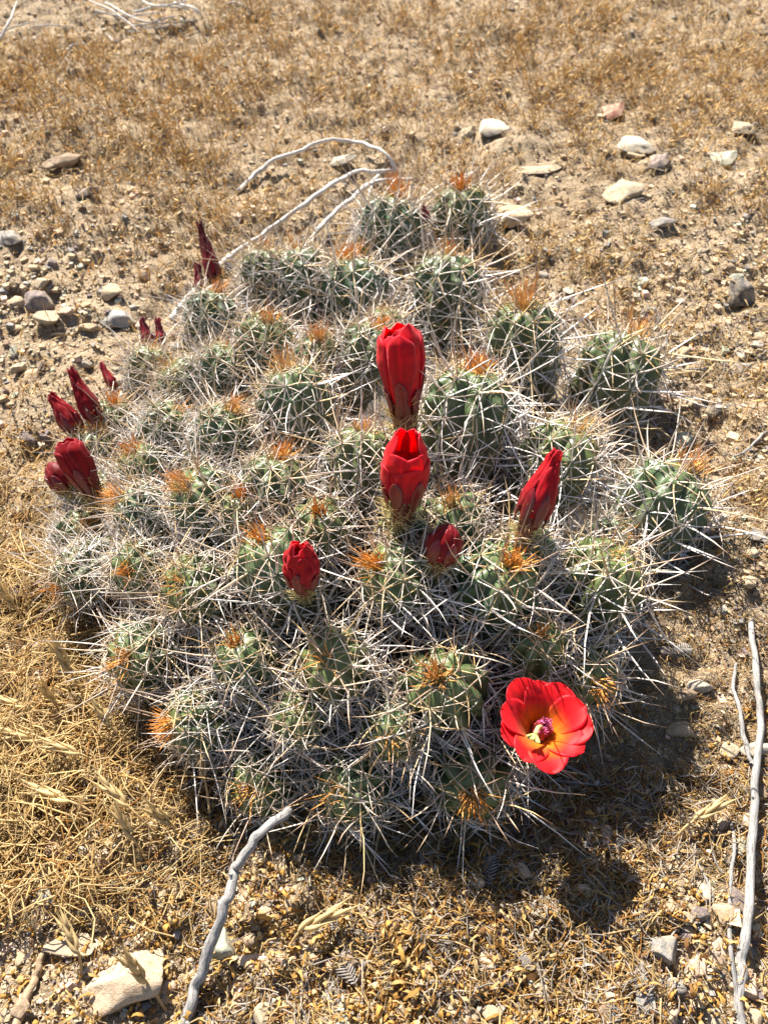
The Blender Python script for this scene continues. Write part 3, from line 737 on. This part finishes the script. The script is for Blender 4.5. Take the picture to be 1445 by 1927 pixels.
# ------------------------------------------------------------ dead wood
BRANCH = []
def wood(name, paths, label, m, cat='twig', group=None, sides=14, knots=4, seed=0):
    """paths: list of (points[(px,py,height)], w0 px, w1 px)"""
    r = np.random.default_rng(900+seed)
    Vs, Fs, off = [], [], 0; first = None; Cs = []
    def add(V, fl, sd, kk):
        nonlocal off
        a_ = np.tile(np.arange(sd)*2*np.pi/sd, kk); l_ = np.repeat(np.arange(kk), sd)*.8
        Cs.append(np.stack([np.cos(a_), np.sin(a_), l_+seed*7], -1)); Vs.append(V); Fs.extend([f+off for f in fl]); off += len(V)
    for pts, w0, w1 in paths:
        W = np.array([ground_at(a, b_, h) for a, b_, h in pts])
        if first is None: first = W[0].copy()
        k = 10*len(pts); Pth = catmull(W, k)
        if name == 'dead_branch': BRANCH.extend([(a, b_-.02, c) for a, b_, c in Pth[::4]])
        d = (Pth-CAMP)@FWD; rad = .35*np.linspace(w0, w1, k)*d/F
        Pth += (rad[:, None]*.9)*np.stack([vn(np.arange(k)*.35, np.full(k, 1.0+seed), 71), vn(np.arange(k)*.35, np.full(k, 5.0+seed), 72), vn(np.arange(k)*.35, np.full(k, 9.0), 73)], -1)
        rad *= 1+.22*vn(np.arange(k)*.45, np.full(k, 3.3+seed), 74)
        rad[-1] *= .8
        V, Fq = tubes(Pth[None], rad[None], sides)
        cen = np.repeat(Pth, sides, 0); ai = np.tile(np.arange(sides), k); li = np.repeat(np.arange(k), sides)
        V = cen+(V-cen)*(1+.32*vn(ai*1.7+seed*3, li*.12+seed, 75)+.10*vn(ai*3.1, li*.5, 76))[:, None]
        add(V, [Fq] + [np.array([c]) for c in ring_caps(1, k, sides)], sides, k)
        for _ in range(knots):
            i = r.integers(2, k-2); dv = unit(r.normal(size=3)+np.array([0, 0, .4])); ln = rad[i]*r.uniform(1.3, 2.2)
            pp = np.stack([Pth[i], Pth[i]+dv*ln*.6, Pth[i]+dv*ln])
            V, Fq = tubes(pp[None], np.array([[rad[i]*.6, rad[i]*.38, rad[i]*.22]]), 5)
            add(V, [Fq, ring_caps(1, 3, 5)[1:2]], 5, 3)
    V = np.concatenate(Vs); q4 = [f for f in Fs if f.shape[1] == 4]; oth = [f for f in Fs if f.shape[1] != 4]
    return mk(name, V, [np.concatenate(q4)]+oth, m, None, np.concatenate(Cs), origin=first, label=label, cat=cat, group=group)
wood('grey_twig', [([(335,1960,.004),(352,1905,.006),(388,1800,.022),(425,1700,.040),(446,1635,.052),(482,1578,.062),(548,1524,.070)], 34, 22)],
     'thick bent grey twig rising from the ground beside the large cream rock', M_WOODG, seed=1)
wood('grey_twig', [([(1390,1960,.003),(1392,1860,.006),(1402,1740,.012),(1412,1600,.016),(1418,1480,.018),(1431,1350,.016),(1421,1270,.012),(1413,1165,.004)], 30, 13),
                   ([(1416,1440,.018),(1406,1412,.020),(1388,1330,.020),(1378,1290,.016),(1384,1248,.006)], 13, 8)],
     'long grey forked twig lying upright past the bright open flower', M_WOODG, seed=2)
wood('grey_twig', [([(1392,1905,.002),(1374,1790,.006),(1373,1660,.010),(1382,1600,.010),(1374,1540,.004)], 14, 7)],
     'thin pale twig running alongside the long forked grey twig', M_WOODG, seed=3, knots=1)
wood('dead_branch', [([(322,600,.012),(350,566,.012),(410,502,.014),(470,458,.016),(530,415,.018),(600,364,.022),(668,325,.022),(705,322,.02),(745,318,.012)], 15, 9),
                     ([(598,432,.02),(640,392,.02),(690,350,.02),(735,338,.014),(775,338,.008)], 12, 10),
                     ([(450,358,.004),(480,330,.010),(512,303,.020),(555,288,.026),(608,265,.032),(665,266,.03),(722,287,.022),(748,322,.010)], 11, 8),
                     ([(722,320,.016),(700,345,.016),(694,372,.012)], 9, 7)],
     'bleached forked dead branch lying behind the cactus mound', M_WOODW, cat='branch', seed=4)
wood('brown_stick', [([(22,1950,.003),(60,1858,.006),(82,1800,.005),(96,1762,.003)], 26, 10)], 'short weathered brown stick on the dirt near the flat pinkish stone', M_WOODB, cat='stick', seed=5)
BRUSH = ['long bowed bleached stick of the far brush pile', 'bleached stick crossing under the long bowed one in the far brush pile', 'short thick hooked stick at one end of the far brush pile', 'straight thin stick along the lower edge of the far brush pile', 'slender straight grey stick in the middle of the far brush pile', 'small arched pale stick lying alone before the far brush pile', 'tall slanting grey stick standing apart from the far brush pile', 'thin low stick half hidden in dry grass before the brush pile', 'finest straight stick lying lowest under the far brush pile', 'thin flat stick between the slanting stick and the brush pile', 'short bent stub just before the far brush pile', 'sagging pale stick on top of the far brush pile', 'thin pale stick at the foot of the tall slanting stick', 'short arched twig beyond the brush pile in the grass', 'long slanting thin stick running down out of the brush pile']
for i, (pts, w0, w1) in enumerate([([(255,22,.02),(310,10,.03),(375,24,.015)],7,4),([(200,5,.02),(270,40,.02),(330,30,.02)],6,4),([(330,5,.02),(370,18,.03),(382,34,.01)],8,5),
        ([(250,48,.01),(300,44,.02),(370,38,.015)],6,3),([(180,20,.02),(230,30,.025),(300,24,.02)],6,3),([(128,95,.005),(140,85,.012),(160,84,.006)],9,6),([(0,75,.03),(18,40,.05),(34,2,.04)],7,3),
        ([(160,210,.004),(190,204,.008),(225,216,.004)],6,3),([(240,60,.006),(290,52,.01),(350,46,.01)],5,3),([(60,50,.01),(100,47,.02),(135,52,.01)],5,3),([(200,62,.006),(212,75,.01),(226,80,.004)],6,4),
        ([(270,2,.03),(300,12,.04),(352,2,.03)],6,4),([(0,62,.01),(30,50,.02),(70,40,.01)],5,3),([(420,8,.01),(445,4,.02),(462,14,.01)],5,3),([(170,2,.02),(215,22,.03),(262,60,.01)],5,3)]):
    wood('dead_stick', [(pts, w0, w1)], BRUSH[i], M_WOODW, cat='stick', group='sticks of the far brush pile', sides=5, knots=0, seed=20+i)
for i, (pts, w, lab) in enumerate([([(922,1400+100,.002),(905,1560,.004),(862,1620,.002)],9,'thin dark twig in the shade under the front stems'),
        ([(1000,1475,.004),(1060,1470,.008),(1135,1480,.004)],8,'slender grey twig in the shadow just below the open flower'),
        ([(1065,1440,.008),(1100,1458,.010),(1140,1484,.004)],9,'short slanting grey twig touching the slender one below the open flower'),
        ([(780,1570,.002),(795,1620,.004),(805,1690,.002)],9,'flat grey splinter below the front stems'),
        ([(1120,1545,.003),(1100,1590,.006),(1085,1630,.003)],13,'broken grey twig stub in the dark litter'),
        ([(905,1635,.003),(930,1612,.006),(952,1590,.003)],16,'stubby grey wood chip in the shaded litter'),
        ([(1290,1582,.003),(1330,1660,.006),(1345,1720,.003)],8,'pale grey splinter beside the thin pale twig'),
        ([(1345,1545,.003),(1340,1600,.006),(1360,1650,.003)],8,'whitish splinter lying between litter and the thin pale twig'),
        ([(1440,812,.004),(1400,850,.010),(1380,858,.004)],8,'grey bent twig end on the gravel'),
        ([(1230,690,.003),(1310,695,.006),(1370,680,.003)],5,'fine pale twig on bare dirt behind the rightmost stem')]):
    wood('twig', [(pts, w, w*.55)], lab, M_WOODG, sides=6, knots=1, seed=50+i)

# ------------------------------------------------------------ dry grass, straw and litter (uncountable)
def sample(n, box, dens=None):
    px = rng.uniform(box[0], box[2], n); py = rng.uniform(box[1], box[3], n)
    P = ground_at(px, py); k = np.ones(n, bool)
    if dens is not None: k = rng.random(n) < dens(P, px, py)
    return P[k]
def outside(P, k=1.0): return ((P[:, 0]/(EA*k))**2+((P[:, 1]-CY)/(EB*k))**2) > 1
DARK = np.array([.13, .10, .075]); GOLD = np.array([.52, .345, .13]); TAN = np.array([.58, .41, .20]); GREY = np.array([.40, .34, .28]); PALE = np.array([.66, .50, .25]); RUST = np.array([.36, .17, .04])
def pick(n, cols, wts):
    c = np.array(cols)[rng.choice(len(cols), n, p=wts)]; return c*rng.uniform(.72, 1.15, (n, 1))
# standing tufts behind the cactus
def tuft_d(P, px, py):
    v = (1-.97*bare(P[:, 0], P[:, 1]))*np.clip(.75+1.3*vn(P[:, 0]*2.3, P[:, 1]*2.3, 41), .05, 1)
    v = v*np.where(py < 230, 1, np.where(py < 420, .5, .32))*outside(P, 1.12)*np.where((px < 400) & (py < 90), .12, 1)
    for a, b_, c in stone_xy:
        if c > .008: v = v*(np.hypot(P[:, 0]-a, (P[:, 1]-b_+c*1.2)/1.5) > c*1.7)
    for a, b_, c in BRANCH: v = v*(np.hypot(P[:, 0]-a, P[:, 1]-b_) > .035)
    return np.where(P[:, 1] < .9, v*.35, v)
T = sample(16000, (-500, -60, 1950, 1000), tuft_d)
ns = rng.integers(3, 10, len(T)); I = np.repeat(np.arange(len(T)), ns); n = len(I)
fd = T[I, 1]
b0 = T[I].copy(); b0[:, :2] += rng.normal(size=(n, 2))*.012; b0[:, 2] = g(b0[:, 0], b0[:, 1])-.002
hh = rng.uniform(.010, .036, n)*np.repeat(rng.uniform(.6, 1.15, len(T)), ns)
lean = rng.normal(size=(n, 2))*.5
tip = b0+np.stack([lean[:, 0]*hh, lean[:, 1]*hh, hh], -1)
t = np.array([0, 1.0])[None, :, None]
path = b0[:, None]*(1-t)+tip[:, None]*t
V1, F1 = tubes(path, np.tile([.0005, .0004], (n, 1)), 3)
cs = pick(n, [GOLD*1.15, TAN*1.1, RUST*1.3, DARK*1.5], [.42, .34, .12, .12])
dv = unit((tip-b0)*.5+rng.normal(size=(n, 3))*.007); hl = rng.uniform(.008, .020, n)
th = np.array([0, .5, 1.0])[None, :, None]
hp = tip[:, None]+dv[:, None]*(hl[:, None, None]*th)
V2, F2 = tubes(hp, (rng.uniform(.0007, .0018, n))[:, None]*np.array([.45, 1, .05]), 3)
ch = pick(n, [GOLD*1.4, TAN*1.2, PALE*1.1, GREY*1.1], [.46, .24, .22, .08])
C1 = rep(np.repeat(cs[:, None], 2, 1), 3); C2 = rep(np.repeat(ch[:, None], 3, 1), 3)
mk('dry_grass', np.concatenate([V1, V2]), np.concatenate([F1, F2+len(V1)]), M_STRAW, None, np.concatenate([C1, C2]),
   label='short golden dry grass tufts covering the slope behind the cactus', cat='dry grass', kind='stuff')
# fallen straw and stems lying on the soil
def strands(P, L, rad, lift, cols, wts, curl=.35, up=0.0):
    n = len(P); an = rng.uniform(0, 6.28, n); k = 4
    s = np.linspace(0, 1, k)[None, :]; cv = rng.normal(size=n)[:, None]*curl*3
    A = an[:, None]+cv*(s-.5)
    st = L[:, None]/(k-1)
    x = np.cumsum(np.cos(A)*st, 1); y = np.cumsum(np.sin(A)*st, 1)
    X_ = P[:, :1]+x-x.mean(1, keepdims=True); Y_ = P[:, 1:2]+y-y.mean(1, keepdims=True)
    tilt = rng.normal(size=n)[:, None]*.22*L[:, None]*(s-.5); hump = rng.uniform(-.3, 1, n)[:, None]*.18*L[:, None]*np.sin(s*np.pi)
    Z_ = g(X_, Y_)+lift[:, None]+np.maximum(tilt+hump, -lift[:, None]*.8)+up*L[:, None]*s
    path = np.stack([X_, Y_, Z_], -1)
    V, Fq = tubes(path, rad[:, None]*np.array([1, .95, .8, .25]), 3)
    C = pick(n, cols, wts)
    return V, Fq, rep(np.repeat(C[:, None], k, 1), 3)
def join(parts):
    off = 0; Vs, Fs, Cs = [], [], []
    for V, Fq, C in parts: Vs.append(V); Fs.append(Fq+off); Cs.append(C); off += len(V)
    return np.concatenate(Vs), np.concatenate(Fs), np.concatenate(Cs)
parts = []
P = sample(15000, (-450, -60, 1900, 2080), lambda P, px, py: outside(P, .95)*np.clip(.7+2.0*vn(P[:, 0]*9, P[:, 1]*9, 47), .1, 1)*(1-.6*bare(P[:, 0], P[:, 1])))
parts.append(strands(P, rng.uniform(.008, .035, len(P)), rng.uniform(.0002, .0006, len(P)), rng.uniform(.0005, .006, len(P)), [TAN, GOLD, GREY, PALE, RUST], [.3, .28, .18, .1, .14]))
P = sample(16000, (-450, -60, 1900, 720), lambda P, px, py: outside(P, 1.02)*np.clip(.55+1.6*vn(P[:, 0]*5, P[:, 1]*5, 44)-.55*bare(P[:, 0], P[:, 1]), .08, 1))
parts.append(strands(P, rng.uniform(.010, .050, len(P)), rng.uniform(.0004, .0010, len(P)), rng.uniform(.0005, .012, len(P)), [TAN, GOLD*1.1, GREY, PALE, DARK], [.27, .27, .2, .14, .12], .5))
P = sample(9000, (-250, 850, 420, 1750), lambda P, px, py: outside(P, .9)*np.clip(1.25-np.abs(py-1300)/480, 0, 1)*np.clip((470-px)/260, 0, 1))
parts.append(strands(P, rng.uniform(.012, .060, len(P)), rng.uniform(.00025, .0009, len(P)), rng.uniform(.001, .024, len(P)), [GOLD*1.1, PALE*1.05, TAN*1.1, RUST], [.36, .32, .22, .10], .55))
P = sample(13000, (350, 1450, 1700, 2050), lambda P, px, py: outside(P, .85)*np.clip(.5+2.6*vn(P[:, 0]*11+4, P[:, 1]*11, 46), .06, 1))
parts.append(strands(P, rng.uniform(.008, .032, len(P)), rng.uniform(.0003, .0009, len(P)), rng.uniform(.0005, .009, len(P)), [GREY*1.2, RUST, TAN, GOLD], [.35, .2, .25, .2], .5))
P = sample(5000, (1150, 700, 1650, 1500), lambda P, px, py: outside(P, .95)*1.0)
parts.append(strands(P, rng.uniform(.006, .022, len(P)), rng.uniform(.0002, .0005, len(P)), rng.uniform(.0005, .007, len(P)), [GREY, RUST, TAN, GOLD], [.28, .2, .32, .2], .5))
P = sample(2600, (-200, 1050, 340, 1620), lambda P, px, py: outside(P, .93)*np.clip(2.6*vn(P[:, 0]*9+2, P[:, 1]*9, 48)+.25, 0, 1))
parts.append(strands(P, rng.uniform(.03, .075, len(P)), rng.uniform(.0004, .0010, len(P)), rng.uniform(.0, .004, len(P)), [PALE*1.15, GOLD*1.2, TAN*1.15], [.5, .25, .25], .22, .55))
V, Fq, C = join(parts)
mk('straw_litter', V, Fq, M_STRAW, None, C, label='tangled fallen straw and dry stems lying over the soil', cat='straw', kind='stuff')
# curled brown leaf fragments
def curls(P, size, cols, wts):
    n = len(P); k = 8; s = np.linspace(-.5, .5, k)[None, :]
    an = rng.uniform(0, 6.28, n); e = np.stack([np.cos(an), np.sin(an), rng.normal(size=n)*.45], -1); e = unit(e)
    up = unit(np.array([[0, 0, 1.0]])+rng.normal(size=(n, 3))*.6); up = unit(up-e*np.sum(up*e, 1, keepdims=True)); lat = np.cross(e, up)
    bend = rng.uniform(2.0, 7.0, n)[:, None]; th = s*bend; rr = size[:, None]/bend
    ox = rr*np.sin(th); oz = rr*(1-np.cos(th))*np.where(rng.random(n) < .5, 1, -1)[:, None]
    path = P[:, None]+ox[..., None]*e[:, None]+oz[..., None]*up[:, None]
    lowest = (path[..., 2]-g(path[..., 0], path[..., 1])).min(1); path[..., 2] -= (lowest-rng.uniform(-.001, .006, n))[:, None]
    wd = (size*rng.uniform(.025, .10, n))[:, None]*np.array([.3, .9, .7, 1.1, .7, 1.05, .6, .12])*rng.uniform(.5, 1.5, (n, k))
    tw = rng.normal(size=n)[:, None]*.8*s
    Wd = wd[..., None]*(np.cos(tw)[..., None]*lat[:, None]+np.sin(tw)[..., None]*up[:, None])
    V, Fq = ribbons(path, Wd); return V, Fq, rep(np.repeat(pick(n, cols, wts)[:, None], k, 1), 2)
BROWN = np.array([.50, .275, .07]); DBR = np.array([.22, .11, .04])
parts = []
def leafd(P, px, py): return outside(P, .82)*np.clip(.45+2.8*vn(P[:, 0]*13, P[:, 1]*13, 51), .04, 1)
P = sample(8000, (700, 1330, 1700, 2060), leafd)
parts.append(curls(P, rng.uniform(.005, .021, len(P)), [BROWN, GOLD, TAN, DBR, GREY], [.38, .26, .12, .10, .14]))
P = sample(6500, (-200, 1480, 800, 2060), leafd)
parts.append(curls(P, rng.uniform(.005, .020, len(P)), [BROWN, GOLD, TAN, PALE, GREY], [.32, .3, .16, .1, .12]))
P = sample(7000, (-250, 800, 330, 1550), leafd)
parts.append(curls(P, rng.uniform(.004, .013, len(P)), [BROWN, GOLD, PALE, TAN], [.4, .35, .1, .15]))
P = sample(7000, (-300, -40, 1800, 1350), lambda P, px, py: outside(P, 1.02)*np.clip(.1+2.0*vn(P[:, 0]*9, P[:, 1]*9, 52), .04, .8))
parts.append(curls(P, rng.uniform(.004, .014, len(P)), [BROWN, GOLD, TAN, DBR], [.35, .3, .2, .15]))
def crumbs(P, cols, wts):
    n = len(P); R_ = rng.uniform(.0007, .0022, n)
    q = iv[None]*R_[:, None, None]*rng.uniform(.35, 1.5, (n, 1, 3))*rng.uniform(.4, 1.6, (n, 8, 1))
    ang = rng.uniform(0, 6.28, n); ca, sa = np.cos(ang)[:, None], np.sin(ang)[:, None]
    q = np.stack([q[..., 0]*ca-q[..., 1]*sa, q[..., 0]*sa+q[..., 1]*ca, q[..., 2]], -1)
    c = np.stack([P[:, 0], P[:, 1], g(P[:, 0], P[:, 1])+rng.uniform(0, .007, n)], -1)
    f3 = (np.arange(n)[:, None, None]*8+fi[None]).reshape(-1, 3)
    return (q+c[:, None]).reshape(-1, 3), f3, np.repeat(pick(n, cols, wts), 8, 0)
def clump(P, px, py): return outside(P, .84)*np.clip(-.05+2.6*vn(P[:, 0]*16, P[:, 1]*16, 57)+1.2*vn(P[:, 0]*50, P[:, 1]*50, 58), .02, 1)
P = np.concatenate([sample(14000, (650, 1330, 1700, 2060), clump), sample(9000, (-250, 800, 750, 2060), clump)])
P2 = sample(20000, (-300, -40, 1800, 1250), lambda P, px, py: outside(P, 1.03)*np.clip(.35+2*vn(P[:, 0]*8, P[:, 1]*8, 59), .05, 1))
V2, F2, C2 = crumbs(P2, [DARK, DBR*.8, GREY*.8, BROWN], [.4, .2, .25, .15])
P = np.concatenate([P, P2[:10]])
V, F3, C = crumbs(P, [BROWN, GOLD*.95, RUST, TAN, DBR], [.42, .22, .14, .12, .10])
Vc, Fq, Cc = join(parts)
F2 = F2+len(Vc)+len(V)
V = np.concatenate([Vc, V, V2]); Fq = [Fq, F3+len(Vc), F2]; C = np.concatenate([Cc, C, C2])
mk('leaf_litter', V, Fq, M_LEAF, None, C, label='curled golden brown dead leaf fragments heaped around the cactus', cat='leaf litter', kind='stuff')

# ------------------------------------------------------------ single dry grass stalks with seed heads
def stalk(pts, label, head=1.0, rad=.0011, hr=.0034, tint=1.0, group=None):
    W = catmull(np.array([ground_at(a, b_, h) for a, b_, h in pts]), 14); root = W[0].copy()
    e = empty('grass_stalk', root, label, 'grass', group)
    V, Fq = tubes(W[None], np.linspace(rad*1.15, rad*.8, 14)[None], 6)
    mk('stem', V, Fq, M_STRAW, e, np.tile(TAN*1.05*tint, (len(V), 1)), origin=root)
    dv = unit(W[-1]-W[-3]); a, b_ = frame(dv)
    for i in range(7):                         # overlapping glumes of the spike
        an = i*2.4+.5; off = a*math.cos(an)+b_*math.sin(an); s0_ = W[-1]+dv*(.0027*(i-3))*head
        L = .013*head
        pp = catmull([s0_, s0_+dv*L*.35+off*hr*.55*head, s0_+dv*L*.8+off*hr*.75*head, s0_+dv*L*1.35+off*hr*1.2*head], 8)
        V, Fq = tubes(pp[None], hr*.40*head*np.array([[.35, .85, 1.0, .9, .65, .35, .14, .05]]), 6)
        mk('glume', V, Fq, M_STRAW, e, np.tile(PALE*random.uniform(.85, 1.1)*tint, (len(V), 1)), origin=root)
    n = 9; D = unit(dv+.4*rng.normal(size=(n, 3)))
    V, Fq, C = spine_mesh_data(np.tile(W[-1]+dv*.010*head, (n, 1)), D, rng.uniform(.008, .016, n)*head, np.full(n, .0003), rng.normal(size=(n, 3))*.05, np.tile(PALE, (n, 1)), np.tile(TAN, (n, 1)))
    mk('awns', V, Fq, M_STRAW, e, C, origin=root, kind='stuff')
for pts, hd, lab in [([(140,1190,.0),(118,1140,.03),(96,1092,.06)],1.0,'upright straw stalk with a rough seed head touching the mound edge'),
    ([(70,1230,.0),(45,1165,.025),(18,1130,.045)],1.0,'straw stalk with slim seed head leaning away from the mound'),
    ([(175,1350,.0),(148,1290,.025),(122,1245,.05)],1.25,'straw stalk with a fat pale seed head over the golden straw'),
    ([(115,1360,.0),(108,1330,.02),(96,1312,.035)],1.0,'short straw stalk with a bristly round seed head'),
    ([(150,1350,.004),(90,1342,.02),(30,1325,.03)],1.0,'straw stalk lying almost flat with feathery head'),
    ([(255,1420,.0),(225,1385,.02),(198,1352,.035)],.9,'straw stalk with a small two-pronged head beside spines'),
    ([(185,1445,.004),(110,1402,.015),(62,1390,.02)],1.35,'straw stalk with a broad bleached head on the straw heap'),
    ([(205,1455,.0),(165,1425,.02),(130,1412,.03)],1.1,'straw stalk with overlapping pale husks'),
    ([(205,1560,.002),(160,1520,.02),(108,1500,.03)],1.3,'long straw stalk with thick husk head arching over the dirt'),
    ([(170,1545,.002),(110,1538,.015),(55,1560,.02)],1.2,'straw stalk with a narrow golden spike bending to the dirt'),
    ([(310,1600,.0),(270,1545,.025),(225,1502,.04)],1.1,'straw stalk with a plump husk in front of the spines'),
    ([(345,1580,.0),(328,1556,.02),(308,1540,.03)],1.1,'short straw stalk with open husk near the twig tip'),
    ([(290,1640,.0),(265,1600,.02),(240,1560,.03)],1.0,'bent straw stalk with slim husk above brown leaves'),
    ([(315,1905,.0),(285,1860,.02),(262,1832,.035)],1.1,'straw stalk with split husk standing over the large cream rock'),
    ([(155,1840,.0),(150,1800,.018),(138,1772,.03)],1.0,'straw stalk with split husk over the flat pinkish stone'),
    ([(540,1790,.0),(562,1755,.018),(590,1738,.028)],1.3,'pale straw stalk with forked husk in the sunny litter'),
    ([(1260,1590,.0),(1290,1555,.015),(1325,1532,.02)],1.1,'straw stalk with flat pale husk near the long forked grey twig'),
    ([(395,1530,.02),(390,1490,.035),(382,1450,.05)],.8,'straw stalk with a slim husk growing up through the spines')]:
    stalk(pts, lab, hd*1.3)

# ------------------------------------------------------------ curled feathery grey leaves
def feather(px, py, lpx, rz, label):
    P = ground_at(px, py, .004); d = float((P-CAMP)@FWD); L = lpx*d/F
    e = empty('dry_leaf', P, label, 'leaf')
    ca, sa = math.cos(rz), math.sin(rz); ex = np.array([ca, sa, 0]); ey = np.array([-sa, ca, 0]); ez = np.array([0, 0, 1.0])
    s = np.linspace(0, 1, 12); mid_ = ex*((s-.5)*L)[:, None]+ez*(.18*L*np.sin(s*np.pi))[:, None]
    V, Fq = tubes(mid_[None], np.linspace(.0006, .0002, 12)[None], 5)
    mk('midrib', V, Fq, M_LEAF, e, np.tile([.34, .30, .26], (len(V), 1)))
    for i in range(1, 11):
        for sg in (-1, 1):
            w_ = L*.34*math.sin(math.pi*(.12+.8*s[i])); o = mid_[i]
            pp = catmull([o, o+ey*sg*w_*.5+ex*w_*.28+ez*.0012, o+ey*sg*w_+ex*w_*.7-ez*w_*.35], 5)
            V, Fq = tubes(pp[None], (L*.026)*np.array([[.6, 1, 1, .8, .15]]), 4)
            mk('leaflet', V, Fq, M_LEAF, e, np.tile(np.array([.37, .34, .31])*random.uniform(.8, 1.15), (len(V), 1)))
for a in [(920,1638,62,1.4,'curled grey feathery leaf in the dark shade below the front stems'),(655,1828,60,2.2,'grey feathery leaf in the sunny litter near the forked pale husk'),
          (1158,1905,52,1.2,'cream striped feathery leaf on bare soil by the thin grey slab'),(1165,1585,40,.6,'small silvery feathery leaf in the dark litter'),
          (1345,775,34,1.0,'tiny pale feathery leaf on open dirt beside the mound'),(1280,1225,44,.2,'grey feathery leaf in shade by the purplish stone'),
          (35,1465,40,2.6,'dark grey feathery leaf half under the straw heap')]:
    feather(*a)
